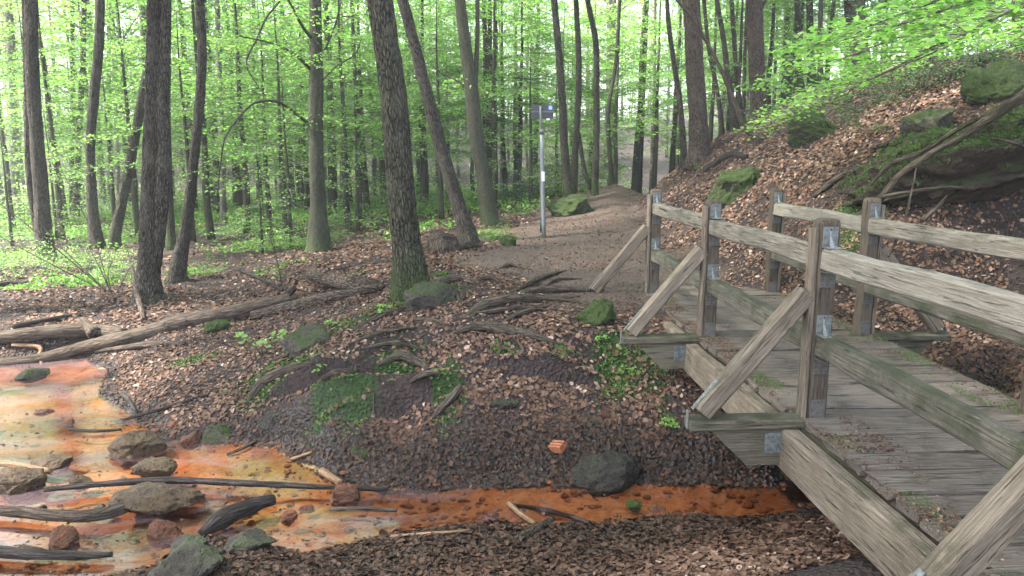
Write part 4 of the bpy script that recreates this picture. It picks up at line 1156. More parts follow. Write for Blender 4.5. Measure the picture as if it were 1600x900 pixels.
air_root('long_root', [(1378, 308, 7.35), (1420, 300, 7.2), (1470, 293, 7.2), (1510, 295, 7.5)], [6, 5, 4, 3], 'level root across the mouth of the hollow', seed=3)
air_root('long_root', [(1440, 345, 7.05), (1462, 326, 7.1), (1480, 306, 7.3)], [7, 5, 3], 'pale broken root slanting inside the hollow', seed=4)
air_root('long_root', [(1545, 215, 7.5), (1580, 222, 7.4), (1620, 236, 7.4)], [3, 4, 4], 'short root under the bend of the thick grey root', seed=5)
stick('exposed_root', [(1270, 312), (1310, 283), (1340, 270)], [3, 5, 3], 'dark root on the slope left of the earth bank', 'root', 'root', 8, .05, .15, lift=.02, seed=90, group='exposed roots on the near slope')
stick('exposed_root', [(1360, 238), (1400, 226), (1432, 212)], [3, 4, 3], 'reddish root on the leafy slope above the boulder row', 'root', 'bark_red', 8, .05, .15, lift=.03, seed=91, group='exposed roots on the near slope')
def upright_twig(pts, r, label, seed, mat='dead'):
    P = [at_y(*q) for q in pts]; rad = [a / F * q[2] for a, q in zip(np.interp(np.linspace(0, 1, len(pts)), np.linspace(0, 1, len(r)), r), pts)]
    b = MB(); b.add(*tube(P, rad, 6, .06, .1 * max(rad), 1 / max(rad), .12, seed))
    return link('twig', b.mesh('twig', M[mat], org=P[0]), loc=P[0], label=label, category='twig')
upright_twig([(1388, 400, 5.9), (1412, 350, 6.0), (1422, 310, 6.0), (1432, 262, 6.1)], [2.2, 1.8, 1.2], 'thin twig standing behind the far railing before the hollow', 1, 'dead')

# twigs strewn over the leaves
x, y = fan_sample(1500, 3.6, 15, 1.1)
k = (water_sd(x, y) > .02) & (path_mask(x, y) < .5) & (x < toe_x(y) + 3.5)
x, y = x[k][:620], y[k][:620]; b = MB()
for a_, c_ in zip(x, y):
    L_ = RNG.uniform(.06, .42); az = RNG.uniform(0, 6.28); n_ = 4
    q = np.linspace(-.5, .5, n_)[:, None] * L_ * np.array([math.cos(az), math.sin(az)]) + [a_, c_] + RNG.normal(0, .012, (n_, 2))
    zq = height(q[:, 0], q[:, 1]) + .012
    b.add(*tube(np.concatenate([q, zq[:, None]], 1), np.linspace(1, .5, n_) * RNG.uniform(.0022, .0065), 5, .08, cap=False))
link('twigs', b.mesh('twigs', M['dead']), kind='stuff')
# bare shoots on the marshy ground
def bare_shrub(px, py, h, n, label, seed, lean=0.0):
    p = hit(px, py); rg = np.random.default_rng(seed); t = thing('bare_shrub', label, 'shrub', p)
    for q in range(n):
        a = rg.uniform(0, 6.28); tip = np.array([math.cos(a) * .5 + lean, math.sin(a) * .3, rg.uniform(.6, 1.1)]) * h
        b = MB(); mid = tip * .5 + rg.normal(0, .06, 3) * h
        b.add(*tube([(0, 0, -.05), mid, tip], [.011, .008, .003], 5, .1, cap=False))
        for w in (.45, .65, .8):
            s0_ = mid + (tip - mid) * max(0, (w - .5) * 2); b.add(*tube([s0_, s0_ + rg.normal(0, .16, 3) * h + [0, 0, .14 * h]], [.005, .002], 4, .2, cap=False))
        link('stem', b.mesh('stem', M['dead']), t)
bare_shrub(172, 455, 1.9, 4, 'bare leafless shoots leaning left before the dark straight tree', 1, -.75)
bare_shrub(176, 462, .8, 3, 'short bare forked shoot left of the twin stemmed tree', 2)
bare_shrub(440, 440, .8, 2, 'thin bare upright shoot on the leaves left of the beech', 3, -.1)
bare_shrub(100, 410, 1.3, 3, 'bare thin shoots at the foot of the dark straight tree', 4, -.5)
bare_shrub(1418, 178, .7, 2, 'dark bare shoot on the slope above the broad rock face', 5)

# stump
sp = hit(690, 392)
b = MB()
stp = [(0, 0, -.1), (.02, 0, .08), (.03, .02, .2), (.05, .02, .27)]
b.add(*tube(stp, [.27, .24, .20, .15], 26, .02, .06, 7, .35, 4, lump=.3))
so_ = link('tree_stump', b.mesh('tree_stump', M['bark_red']), label='low rotten brown stump on the leaves left of the leaning tree', category='stump', loc=sp)
b = MB(); b.add(*tube([(.2, .05, .02), (.42, .1, .08), (.62, .2, .05)], [.07, .06, .03], 8, .04, .01, 12, .2, 2)); link('root_flare', b.mesh('root_flare', M['bark_red']), so_)
# clay brick fragment with grooves
bp = hit(873, 700)
b = MB()
b.add(*box_v(-.062, .062, -.05, .05, 0, .030))
for q in range(3): b.add(*box_v(-.058, .058, -.047 + q * .033, -.026 + q * .033, .0302, .056))
o = link('brick_piece', b.mesh('brick_piece', M['brick'], smooth=False), loc=bp + np.array([0, 0, -.008]), label='grooved orange clay brick fragment lying on the leafy bank', category='brick')
o.rotation_euler = (R(22), R(-10), R(-38))

# ------------------------------------------------------------------ sign post
s0 = hit(850, 372); SY = s0[1]
sign = thing('sign_post', 'tall grey metal post with a small sign board seen from behind', 'sign', s0)
def rel(px, py, dy=0.0): return at_y(px, py, SY) - s0 + np.array([0, dy, 0])
b = MB(); b.add(*tube([rel(850, 376), rel(848, 290), rel(846.5, 207)], [.035, .035, .034], 14, .3)); link('pole', b.mesh('pole', M['pole_metal']), sign)
b = MB(); b.add(*tube([rel(846.6, 210), rel(846.5, 202)], [.039, .039], 14, .05)); link('collar', b.mesh('collar', M['dark_pole']), sign)
b = MB(); b.add(*tube([rel(846, 364, .09), rel(845.5, 260, .09), rel(845, 165, .085)], [.022] * 3, 10, .3)); link('inner_pole', b.mesh('inner_pole', M['dark_pole']), sign)
b = MB(); b.add(*box_v(-.03, .03, .02, .11, 0, .04)); 
for py in (350, 262, 215): 
    o = link('clamp', b.mesh('clamp', M['zinc_dull'], smooth=False), sign); o.location = rel(847, py)
c = rel(847.5, 174)
b = MB(); V_, Q_ = box_v(-.19, .19, .105, .125, -.115, .115); b.add(V_, Q_); pn = link('sign_board', b.mesh('sign_board', M['grey_metal'], smooth=False), sign, loc=c)
b = MB(); b.add(*box_v(-.19, .19, .092, .1045, -.012, .012)); link('rail', b.mesh('rail', M['dark_pole'], smooth=False), pn)
b = MB(); b.add(*box_v(.100, .178, .1025, .1045, .030, .108)); link('sticker', b.mesh('sticker', M['blue'], smooth=False), pn)
b = MB(); th = np.linspace(0, 2 * math.pi, 13)[:-1]
for ri, ro, cz in ((.012, .020, .058), (.008, .014, .084)):
    Pi = np.stack([.139 + ri * np.cos(th), np.full(12, .1015), cz + ri * np.sin(th)], -1); Po = np.stack([.139 + ro * np.cos(th), np.full(12, .1015), cz + ro * np.sin(th)], -1)
    kk = np.arange(12); b.add(np.concatenate([Pi, Po]), np.stack([kk, kk + 12, (kk + 1) % 12 + 12, (kk + 1) % 12], -1))
link('emblem', b.mesh('emblem', M['white'], smooth=False), pn)
b = MB()
th = np.linspace(-1.1, 1.1, 8)
q0 = rel(848.3, 283); q1 = rel(848.0, 268)
Vs = np.array([(q[0] + 0.0365 * math.sin(a), q[1] - 0.0365 * math.cos(a), q[2]) for q in (q0, q1) for a in th])
b.add(Vs, np.array([(k, k + 1, k + 9, k + 8) for k in range(7)])); link('sticker', b.mesh('sticker', M['white']), sign)
b = MB(); b.add(*box_v(.075, .13, .10, .104, -.135, -.112)); link('tag', b.mesh('tag', M['white'], smooth=False), pn)
o = link('footing', rock_mesh('footing', (.22, .2, .08), M['rock'], 77, 6, .1, 3), sign); o.location = (-.03, .05, 0)

# ------------------------------------------------------------------ trees
def leaf_cloud(P, N, size, rng, tilt):
    """diamond leaves: 4 vertices, one quad each"""
    n = len(P)
    N = N + rng.normal(0, tilt, (n, 3)); N /= np.linalg.norm(N, axis=1, keepdims=True)
    a = rng.normal(0, 1, (n, 3)); X = a - N * (a * N).sum(1, keepdims=True); X /= np.linalg.norm(X, axis=1, keepdims=True)
    Y = np.cross(N, X); S = size[:, None, None]
    L = np.array([(-.5, 0, 0), (.05, .34, .05), (.5, 0, 0), (.05, -.34, .05)])
    V = P[:, None, :] + S * (L[None, :, 0:1] * X[:, None] + L[None, :, 1:2] * Y[:, None] + L[None, :, 2:3] * N[:, None])
    return V.reshape(-1, 3), np.arange(n * 4).reshape(-1, 4)

def beech_sprays(rng, base_fn, nbr, blen, leaf, tw_step=.22, lf_step=.055, up=(.05, .35), leafmb=None, twigmb=None, rad=.012, tilt=.32, azs=None, droop=.35):
    """layered flat sprays: branches with side twigs in one plane, leaves along the twigs"""
    for k in range(nbr):
        org, scale = base_fn(k)
        az = azs[k] if azs is not None else k * 2.399 + rng.uniform(-.4, .4)
        L = blen * scale * rng.uniform(.75, 1.2)
        el = rng.uniform(*up)
        n = max(5, int(L / .22))
        s = np.linspace(0, 1, n)
        d = np.array([math.cos(az), math.sin(az), 0]); sd_ = np.array([-math.sin(az), math.cos(az), 0])
        wob = rng.normal(0, .05, n).cumsum() * .4
        P = org + d * (s * L)[:, None] + sd_ * (wob * L * .4)[:, None]
        P[:, 2] += L * (math.tan(el) * s - droop * s * s)
        if twigmb is not None: twigmb.add(*tube(P, np.linspace(rad * scale, rad * .25, n), 5, .3, cap=False))
        Ps, Ns, Sz = [], [], []
        m = max(4, int(L / tw_step))
        for q in range(m):
            u = .18 + .82 * (q + rng.uniform(0, .8)) / m
            if u > 1: u = 1
            p = np.array([np.interp(u, s, P[:, a]) for a in range(3)])
            tl = L * (.12 + .42 * (1 - u) ** .8) * rng.uniform(.6, 1.15) + .12
            sg = 1 if q % 2 else -1
            ta = rng.uniform(.55, 1.0)
            td = d * math.cos(ta) + sd_ * math.sin(ta) * sg
            td[2] += -rng.uniform(-.05, .30)
            if twigmb is not None and tl > .3: twigmb.add(*tube([p, p + td * tl * .5, p + td * tl + np.array([0, 0, -.04 * tl])], [rad * .35, rad * .25, rad * .12], 4, .5, cap=False))
            nl = max(3, int(tl / lf_step))
            w = (np.arange(nl) + rng.uniform(0, 1, nl)) / nl
            side = np.cross(td, [0, 0, 1]); side /= np.linalg.norm(side) + 1e-9
            pp = p + td * (w * tl)[:, None] + side * ((np.arange(nl) % 2 * 2 - 1) * leaf * rng.uniform(.35, .75, nl))[:, None]
            pp[:, 2] += rng.normal(0, leaf * .35, nl) - leaf * .2
            Ps.append(pp); Ns.append(np.tile([0, 0, 1.0], (nl, 1))); Sz.append(rng.uniform(.75, 1.15, nl) * leaf)
        Ps = np.concatenate(Ps); V, Qd = leaf_cloud(Ps, np.concatenate(Ns), np.concatenate(Sz), rng, tilt)
        leafmb.add(V, Qd, tint=np.repeat(np.clip(rng.normal(.5, .2, len(Ps)) + rng.normal(0, .12), 0, 1), 4))

def sapling_proto(seed, h, nbr, leaf, z0=.26, spread=.42, tw=.20, lf=.055):
    rng = np.random.default_rng(seed)
    tr = MB()
    n = 8; s = np.linspace(0, 1, n)
    Pt = np.stack([rng.normal(0, .05, n).cumsum() * h * .06, rng.normal(0, .05, n).cumsum() * h * .06, s * h], -1); Pt[0, :2] = 0
    tr.add(*tube(Pt, np.linspace(.012 * h + .012, .006, n), 7, .4))
    lm, tm = MB(), MB()
    def base(k):
        u = z0 + (.97 - z0) * (k + rng.uniform(0, .7)) / nbr
        return np.array([np.interp(u, s, Pt[:, a]) for a in range(3)]), 1 - .72 * u ** 1.6
    beech_sprays(rng, base, nbr, h * spread, leaf, tw, lf, leafmb=lm, twigmb=tm)
    return tr.mesh('trunk', M['bark_grey']), tm.mesh('limb', M['bark_far']), lm.mesh('crown', M['leaf'], smooth=False)

def crown_proto(seed, rx, rz, nclus, per, leaf, mat):
    """tall tree crown: ragged layers of leaf clusters round the stem, limbs to each"""
    rng = np.random.default_rng(seed)
    lm, tm = MB(), MB()
    for k in range(nclus):
        z = rng.uniform(-1, 1); a = k * 2.399 + rng.uniform(-.5, .5)
        rr = math.sqrt(max(.05, 1 - z * z * .8)) * rng.uniform(.35, 1.0)
        c = np.array([math.cos(a) * rr * rx, math.sin(a) * rr * rx, z * rz])
        st = np.array([0, 0, c[2] - .45 * math.hypot(c[0], c[1])]); lw = .06 if mat == 'leaf' else .032
        st[2] = max(st[2], -rz * 1.1)
        tm.add(*tube([st, st * .5 + c * .5 + np.array([0, 0, .15]), c], [lw, lw * .55, .010], 5, .6, cap=False))
        m = int(per * rng.uniform(.5, 1.4)); cr = rng.uniform(.5, 1.1) * rx * .34
        P = c + np.stack([rng.normal(0, cr * .55, m), rng.normal(0, cr * .55, m), rng.normal(0, cr * .20, m)], -1)
        V, Qd = leaf_cloud(P, np.tile([0, 0, 1.0], (m, 1)), rng.uniform(.7, 1.2, m) * leaf, rng, .45)
        lm.add(V, Qd, tint=np.repeat(np.clip(rng.normal(.5, .22, m) + rng.normal(0, .12), 0, 1), 4))
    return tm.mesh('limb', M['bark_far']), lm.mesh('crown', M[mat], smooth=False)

CROWN = [crown_proto(300 + k, 3.6, 4.2, 60, 110, .105, 'leaf') for k in range(3)]

FAR_C = [crown_proto(500 + k, 3.2, 5.5, 58, 42, .15, 'leaf_far') for k in range(3)]

def add_crown(t, top, k, sc=1.0, rot=0.0, dz=0.0, sparse=False):
    lm, cm = (FAR_C if sparse else CROWN)[k % 3]
    for me in (lm, cm):
        o = link(me.name.split('.')[0], me, t)
        o.location = (top[0], top[1], top[2] + dz); o.rotation_euler = (0, 0, rot); o.scale = (sc, sc, sc)

def tree(label, pts, w, mat, base=None, Y=None, H=16.0, segs=30, bark=.012, seed=0, crown=True, group=None, flare=1.35, name='tree', extra=(), csc=1.0, sink=.15, step=.08, freq=None):
    """pts: photo points of the stem from foot to the top of the frame; w: stem widths in photo pixels"""
    p0 = hit(*pts[0]) if base is None else np.array(base)
    Yb = p0[1] if Y is None else Y
    P = [at_y(a, c, Yb) for a, c in pts]
    if Y is not None and base is None:
        p0 = np.array([P[0][0], Yb, hz(P[0][0], Yb)])
    P[0] = p0.copy()
    rad = [.92 * a / 2 / F * (Yb * .985 + .3) - bark * .3 for a in np.interp(np.linspace(0, 1, len(pts)), np.linspace(0, 1, len(w)), w)]
    d = P[-1] - P[-2] if len(P) > 2 else P[-1] - P[0]
    d = d / np.linalg.norm(d); d = d * .6 + np.array([0, 0, .4]); d /= d[2]
    top = P[-1]
    if H > top[2]:
        mid = top + d * (H - top[2]) * .5; end = mid + (d * .5 + np.array([0, 0, .5])) * (H - top[2]) * .5
        P += [mid, end]; rad += [rad[-1] * .75, max(.02, rad[-1] * .25)]
        top = end
    foot = P[0]
    P = [foot - np.array([0, 0, sink])] + [foot + (P[1] - foot) * min(.5, .22 / max(.2, np.linalg.norm(P[1] - foot)))] + P[1:]
    rad = [rad[0] * flare] + [rad[0] * 1.03] + rad[1:]
    t = thing(name, label, 'tree', foot, group)
    b = MB(); fq = freq or 26.0
    V_, Q_, T_ = tube(np.array(P) - foot, rad, segs, step, bark, fq, .13, seed, lump=.10)
    ax_d = (P[1] - P[0]) / max(1e-6, (P[1] - P[0])[2])
    hh = np.maximum(V_[:, 2], -.1); rd = V_[:, :2] - ax_d[:2] * V_[:, 2:3]
    th_ = np.arctan2(rd[:, 1], rd[:, 0])
    but = np.exp(-np.maximum(hh, 0) / (rad[0] * .9)) * (.10 + .34 * np.maximum(0, vnoise(np.stack([np.cos(th_) * 1.7, np.sin(th_) * 1.7, np.full(len(th_), seed * 3.3)], -1), seed + 2)) * 1.6)
    but = np.where(hh < 1.5, but, 0)
    V_[:, :2] += rd * but[:, None] * (.45 if mat == 'bark_grey' else 1.0)
    g_ = tube.G; tube.G = g_
    b.add(V_, Q_, T_)
    link('trunk', b.mesh('trunk', M[mat]), t)
    for (nm, ep, er, eH) in extra:
        Q2 = [at_y(a[0], a[1], Yb + (a[2] if len(a) > 2 else 0)) for a in ep]
        r2 = [a / 2 / F * (Yb * .985 + .3) for a in np.interp(np.linspace(0, 1, len(ep)), np.linspace(0, 1, len(er)), er)]
        if eH:
            e = Q2[-1]; dd = Q2[-1] - Q2[-2]; dd /= abs(dd[2]) + 1e-6
            Q2.append(e + dd * (eH - e[2]) * .7); r2.append(r2[-1] * .4)
        if nm == 'limb': r2 = [q * .7 for q in r2]
        b = MB(); sg = 18 if max(r2) > .05 else 7
        b.add(*tube(np.array(Q2) - foot, r2, sg, .09, bark * .8 if max(r2) > .05 else .004, fq, .13, seed + 7))
        link(nm, b.mesh(nm, M[mat]), t)
        if nm == 'limb' and 'beech' in label:
            Pl, _, _ = resample(np.array(Q2), np.ones(len(Q2)), .2); rg = np.random.default_rng(seed * 31 + len(Q2)); lm_, tm_ = MB(), MB(); nb = len(Pl) - 2
            beech_sprays(rg, lambda q: (Pl[q + 1] - foot, 1.0), nb, .8, .07, .13, .05, up=(-.3, .25), leafmb=lm_, twigmb=tm_, rad=.005, tilt=.35, droop=.4)
            link('twigs', tm_.mesh('twigs', M[mat]), t, kind='stuff'); link('leafy_bough', lm_.mesh('leafy_bough', M['leaf'], smooth=False), t, kind='stuff')
    if crown:
        add_crown(t, top - foot, seed, csc, seed * 1.7, -1.6 * csc, sparse=Yb > 14.5)
    return t

tree('thick furrowed tree with a mossy foot beside the grey rock, largest trunk in the scene', [(641, 458), (635, 380), (627, 300), (619, 200), (607, 90), (594, 0)], [54, 45, 43, 42, 40, 38], 'bark_moss', segs=64, bark=.016, seed=1, H=17, step=.035, freq=24, flare=1.1)
tree('dark twin stemmed tree with furrowed bark behind the fallen trunk', [(231, 468), (234, 380), (238, 280), (240, 180), (241, 80), (241, 0)], [36, 31, 30, 27, 23, 21], 'bark', segs=56, bark=.02, seed=2, H=18, step=.045,
     extra=[('stem', [(243, 420), (250, 330), (253, 250), (253, 150), (257, 70), (259, 0)], [14, 22, 22, 18, 13, 12], 14)])
tree('slim slightly curved tree just right of the twin stemmed tree', [(274, 440), (290, 360), (302, 260), (311, 170), (316, 90), (312, 0)], [26, 17, 15, 14, 14, 13], 'bark', segs=36, bark=.014, seed=3, H=17, step=.06)
tree('dark straight tree leaning left at the marshy left side', [(71, 405), (66, 320), (56, 200), (50, 90), (48, 0)], [28, 23, 20, 19, 18], 'bark', segs=40, bark=.014, seed=4, H=18,
     extra=[('stem', [(60, 380), (46, 280), (42, 160), (40, 60), (38, 0)], [8, 9, 8, 7, 6], 12)])
tree('dark tree with a gentle S bend left of the leaning tree', [(150, 388), (143, 300), (141, 235), (148, 140), (155, 60), (156, 0)], [22, 15, 14, 14, 14, 14], 'bark', segs=32, bark=.012, seed=5, H=17)
tree('mossy tree leaning right behind the twin stemmed tree', [(176, 388), (190, 320), (208, 230), (224, 140), (238, 60), (246, 0)], [18, 15, 15, 13, 11, 9], 'bark_moss', segs=30, bark=.01, seed=6, H=16)
tree('smooth beech with arching dark limbs and leaf covered foot', [(498, 392), (497, 320), (494, 230), (494, 130), (493, 60), (493, 0)], [36, 25, 24, 23, 20, 18], 'bark_grey', segs=36, bark=.006, seed=7, H=17,
     extra=[('limb', [(490, 62, .0), (475, 45, -.3), (455, 8, -.6), (440, -15, -.9)], [9, 6, 4, 3], 0), ('limb', [(437, 2, -.8), (415, 30, -1.0), (402, 60, -1.1), (385, 100, -1.2), (400, 130, -1.3), (415, 150, -1.4)], [4, 3.5, 3, 3, 2, 1.5], 0),
            ('limb', [(487, 110, 0), (460, 85, -.5), (425, 68, -1), (372, 56, -1.5)], [7, 5, 4, 2], 0), ('limb', [(484, 195, 0), (455, 172, -.4), (430, 158, -.8), (400, 160, -1.1), (372, 185, -1.4), (352, 215, -1.6), (345, 255, -1.7), (340, 310, -1.8)], [7, 6, 5, 4.5, 4, 3, 2.5, 1.5], 0),
            ('limb', [(502, 90, 0), (525, 35, -.3), (532, 5, -.5)], [4, 3, 3], 0), ('limb', [(500, 130, 0), (530, 100, -.3), (555, 85, -.4), (565, 60, -.4)], [3, 2.5, 2, 1.5], 0)])
tree('straight brown tree leaning left right of the thick furrowed tree', [(736, 381), (716, 320), (692, 240), (668, 150), (645, 60), (629, 0)], [28, 23, 21, 19, 17, 17], 'bark', segs=36, bark=.013, seed=8, H=17)
tree('greenish beech forking low beside the leaning brown tree', [(768, 350), (756, 280), (744, 210), (735, 130), (727, 70), (719, 0)], [26, 24, 24, 22, 19, 17], 'bark_grey', segs=36, bark=.006, seed=9, H=17,
     extra=[('stem', [(757, 368), (752, 310), (748, 250), (745, 190)], [7, 9, 10, 8], 0), ('stem', [(741, 170), (744, 100), (746, 50), (746, 0)], [9, 7, 6, 6], 9), ('limb', [(741, 150), (720, 130), (700, 120), (676, 104)], [6, 5, 4, 2], 0)])
tree('left stem of the dark clump of trees by the mossy mound', [(889, 310), (882, 230), (878, 150), (872, 70), (866, 0)], [16, 13, 13, 11, 10], 'bark_moss', segs=24, bark=.008, seed=10, H=15, Y=17.5)
tree('middle bending stem of the dark clump behind the sign post', [(895, 306), (900, 220), (904, 150), (904, 80), (900, 0)], [14, 10, 10, 9, 8], 'bark_moss', segs=24, bark=.008, seed=11, H=15, Y=17.8)
tree('right wavy stem of the dark clump near the path crest', [(929, 294), (932, 220), (932, 140), (930, 60), (918, 0)], [12, 10, 10, 9, 8], 'bark_moss', segs=24, bark=.008, seed=12, H=15, Y=18.6,
     extra=[('stem', [(922, 296), (912, 260), (905, 215), (900, 190)], [7, 6, 6, 4], 0)])
tree('big brown tree with flared mossy foot on the slope crest', [(1093, 252), (1090, 180), (1086, 110), (1083, 50), (1080, 0)], [34, 29, 28, 27, 26], 'bark_red', segs=44, bark=.018, seed=13, H=17, Y=15.8,flare=1.5)
tree('reddish brown tree second along the slope crest', [(1187, 205), (1184, 140), (1181, 70), (1178, 0)], [28, 25, 25, 25], 'bark_red', segs=40, bark=.016, seed=14, H=17, Y=17.5,
     extra=[('limb', [(1186, 20), (1200, -5, -.1)], [8, 6], 0)])
tree('thin dark tree just left of the big brown tree', [(1070, 250), (1062, 160), (1052, 90), (1045, 40), (1042, 0)], [11, 9, 8, 7, 6], 'bark', segs=20, bark=.008, seed=15, H=14, Y=17.2)
tree('bent bare grey sapling leaning left across the big brown tree', [(1188, 250), (1168, 205), (1148, 160), (1120, 95), (1082, 30), (1055, -5)], [9, 8, 7, 6, 5, 5], 'dead', segs=14, bark=.005, seed=16, H=9, crown=False, Y=13.6,
     extra=[('limb', [(1100, 62), (1090, 30, -.1), (1085, 0, -.2)], [4, 3, 2], 0)])
THIN = [([(1148, 215), (1140, 140), (1130, 60), (1120, 0)], 9, 19, 'bark', 'slender dark stem between the two big brown trees, leftmost of four'),
        ([(1158, 210), (1152, 130), (1147, 60), (1143, 0)], 8, 20, 'bark', 'slender stem between the two big brown trees, second of four'),
        ([(1128, 225), (1122, 150), (1108, 80), (1100, 0)], 7, 20.5, 'bark', 'slender stem bending behind the bent grey sapling'),
        ([(1160, 205), (1163, 120), (1165, 50), (1168, 0)], 6, 21, 'bark', 'slender stem close to the reddish brown tree'),
        ([(1250, 172), (1248, 100), (1246, 0)], 11, 19, 'bark_moss', 'dark slim trunk on the crest right of the reddish tree'),
        ([(1268, 168), (1267, 90), (1265, 0)], 12, 19.5, 'bark_moss', 'dark trunk on the crest, second right of the reddish tree'),
        ([(1281, 165), (1281, 80), (1283, 0)], 8, 17.5, 'bark_grey', 'pale slim trunk on the crest among dark ones'),
        ([(1332, 135), (1330, 70), (1327, 0)], 18, 20, 'bark_red', 'broad reddish trunk behind the bright beech sprays'),
        ([(1356, 110), (1350, 60), (1344, 0)], 12, 17, 'bark_grey', 'grey trunk in front of the broad reddish one'),
        ([(1382, 100), (1384, 50), (1384, 0)], 8, 22, 'bark', 'thin trunk half hidden by bright leaves on the ridge'),
        ([(1425, 95), (1424, 40), (1422, 0)], 10, 16, 'bark', 'dark trunk rising left of the ivy foot on the ridge'),
        ([(1452, 112), (1450, 60), (1447, 0)], 22, 12.3, 'bark', 'dark trunk with an ivy wrapped foot at the top of the slope'),
        ([(1597, 90), (1592, 40), (1590, 0)], 20, 11, 'bark', 'dark trunk cut by the right edge above the mossy boulder'),
        ([(24, 330), (22, 250), (20, 150), (17, 60), (12, 0)], 13, 27, 'bark_pale', 'pale pinkish trunk at the far left'),
        ([(118, 345), (122, 260), (126, 170), (130, 80), (131, 0)], 9, 24, 'bark', 'slim dark trunk behind the S bent tree'),
        ([(113, 340), (112, 250), (114, 140), (113, 60), (113, 0)], 7, 26, 'bark', 'slim upright trunk close behind the S bent tree'),
        ([(350, 352), (348, 270), (345, 180), (342, 90), (339, 0)], 9, 22, 'bark_pale', 'pale sunlit trunk between the slim tree and the beech'),
        ([(378, 320), (378, 230), (376, 130), (374, 0)], 9, 30, 'bark_pale', 'slender trunk left of the drooping beech limb'),
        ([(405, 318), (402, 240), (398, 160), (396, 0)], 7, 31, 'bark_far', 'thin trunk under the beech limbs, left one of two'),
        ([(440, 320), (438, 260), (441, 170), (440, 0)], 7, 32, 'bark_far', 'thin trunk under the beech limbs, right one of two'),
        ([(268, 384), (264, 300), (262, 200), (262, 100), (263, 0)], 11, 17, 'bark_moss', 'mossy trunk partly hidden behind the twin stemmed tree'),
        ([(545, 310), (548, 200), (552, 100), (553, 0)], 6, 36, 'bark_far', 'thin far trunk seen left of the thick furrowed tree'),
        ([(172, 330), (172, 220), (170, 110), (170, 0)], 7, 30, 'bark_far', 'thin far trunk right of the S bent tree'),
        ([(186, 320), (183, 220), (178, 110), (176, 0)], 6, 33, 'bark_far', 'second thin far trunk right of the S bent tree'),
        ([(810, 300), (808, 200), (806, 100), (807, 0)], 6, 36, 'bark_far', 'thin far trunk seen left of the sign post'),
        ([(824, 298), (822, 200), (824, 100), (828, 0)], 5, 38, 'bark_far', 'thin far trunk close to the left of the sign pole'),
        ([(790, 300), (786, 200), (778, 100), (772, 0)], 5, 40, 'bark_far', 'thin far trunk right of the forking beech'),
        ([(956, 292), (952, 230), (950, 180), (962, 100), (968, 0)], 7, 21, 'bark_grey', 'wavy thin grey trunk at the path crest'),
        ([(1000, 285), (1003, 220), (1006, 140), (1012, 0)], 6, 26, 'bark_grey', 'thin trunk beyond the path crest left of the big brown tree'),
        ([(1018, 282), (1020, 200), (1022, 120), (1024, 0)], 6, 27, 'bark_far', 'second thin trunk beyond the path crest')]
for k, (pts, w, Y, mt, lb) in enumerate(THIN):
    tree(lb, pts, [w * 1.25, w, w * .9, w * .85], mt, Y=Y, H=15 if Y < 25 else 18, segs=14, bark=.005, seed=20 + k, step=.25, csc=.85, crown=True)

# saplings: flat layered beech sprays between 0.5 and 8 m
SAP = [sapling_proto(400, 7.5, 30, .088), sapling_proto(401, 6.0, 26, .085, .28, .46), sapling_proto(402, 9.0, 34, .10, .30, .40), sapling_proto(403, 3.2, 16, .06, .12, .5, .14, .045)]
def sapling(k, x, y, sc=1.0, rot=0.0, label='young beech with flat layers of fresh leaves', group='young beeches in the understorey'):
    t = thing('young_beech', label, 'tree', (x, y, hz(x, y) - .03), group, rot)
    for me in SAP[k]:
        o = link(me.name.split('.')[0], me, t); o.scale = (sc, sc, sc)
    return t
def sap_label(x, Y):
    px = 800 + x / Y * F
    place = next(w for lim, w in ((110, 'behind the dark straight tree'), (200, 'behind the S bent tree'), (290, 'behind the twin stemmed tree'), (400, 'right of the slim curved tree'), (520, 'around the smooth beech'), (620, 'left of the thick furrowed tree'), (720, 'behind the leaning brown tree'), (840, 'left of the sign post'), (940, 'behind the dark clump of stems'), (1060, 'beyond the path crest'), (1160, 'behind the big brown tree'), (9999, 'on the ridge at the right')) if px < lim)
    return 'young beech with flat leaf layers ' + ('close ' if Y < 20 else 'farther back ' if Y < 25 else 'deep in the wood ') + place
SAPS = [(330, 360, 0, 1.0, 18), (420, 340, 1, 1.0, 20), (560, 330, 2, 1.0, 22), (455, 380, 3, 1.1, 15.5), (180, 360, 1, .9, 22), (60, 350, 2, .8, 24), (665, 340, 0, .9, 24), (700, 330, 1, 1.0, 26),
        (790, 320, 2, .9, 26), (830, 310, 3, 1.3, 20), (960, 290, 0, .9, 24), (1000, 280, 1, 1.0, 25), (1050, 260, 2, .9, 24), (600, 330, 0, 1.1, 27), (520, 330, 1, 1.1, 28), (370, 340, 2, 1.0, 29),
        (250, 340, 0, 1.0, 27), (130, 340, 1, 1.1, 29), (20, 340, 0, 1.1, 30), (1110, 230, 1, .9, 22), (1200, 190, 0, .8, 21), (1230, 180, 2, .8, 23), (1290, 150, 1, .9, 20), (1340, 130, 0, .9, 22), (1380, 110, 2, .8, 24), (1150, 210, 3, 1.4, 19),
        (870, 300, 1, 1.0, 29), (920, 295, 2, 1.0, 31), (740, 330, 0, 1.0, 32), (640, 330, 2, 1.0, 33), (470, 335, 0, 1.1, 33), (300, 340, 1, 1.2, 34), (1060, 260, 0, 1.0, 30), (560, 370, 3, 1.0, 18), (410, 395, 3, .7, 15), (1440, 90, 1, .8, 18), (1500, 60, 0, .8, 17), (90, 380, 3, 1.0, 19), (20, 390, 3, .9, 18)]
for (px, py, k, sc, Y) in SAPS:
    p = at_y(px, py, Y)
    sapling(k, p[0], Y, sc, random.uniform(0, 6.3), sap_label(p[0], Y))
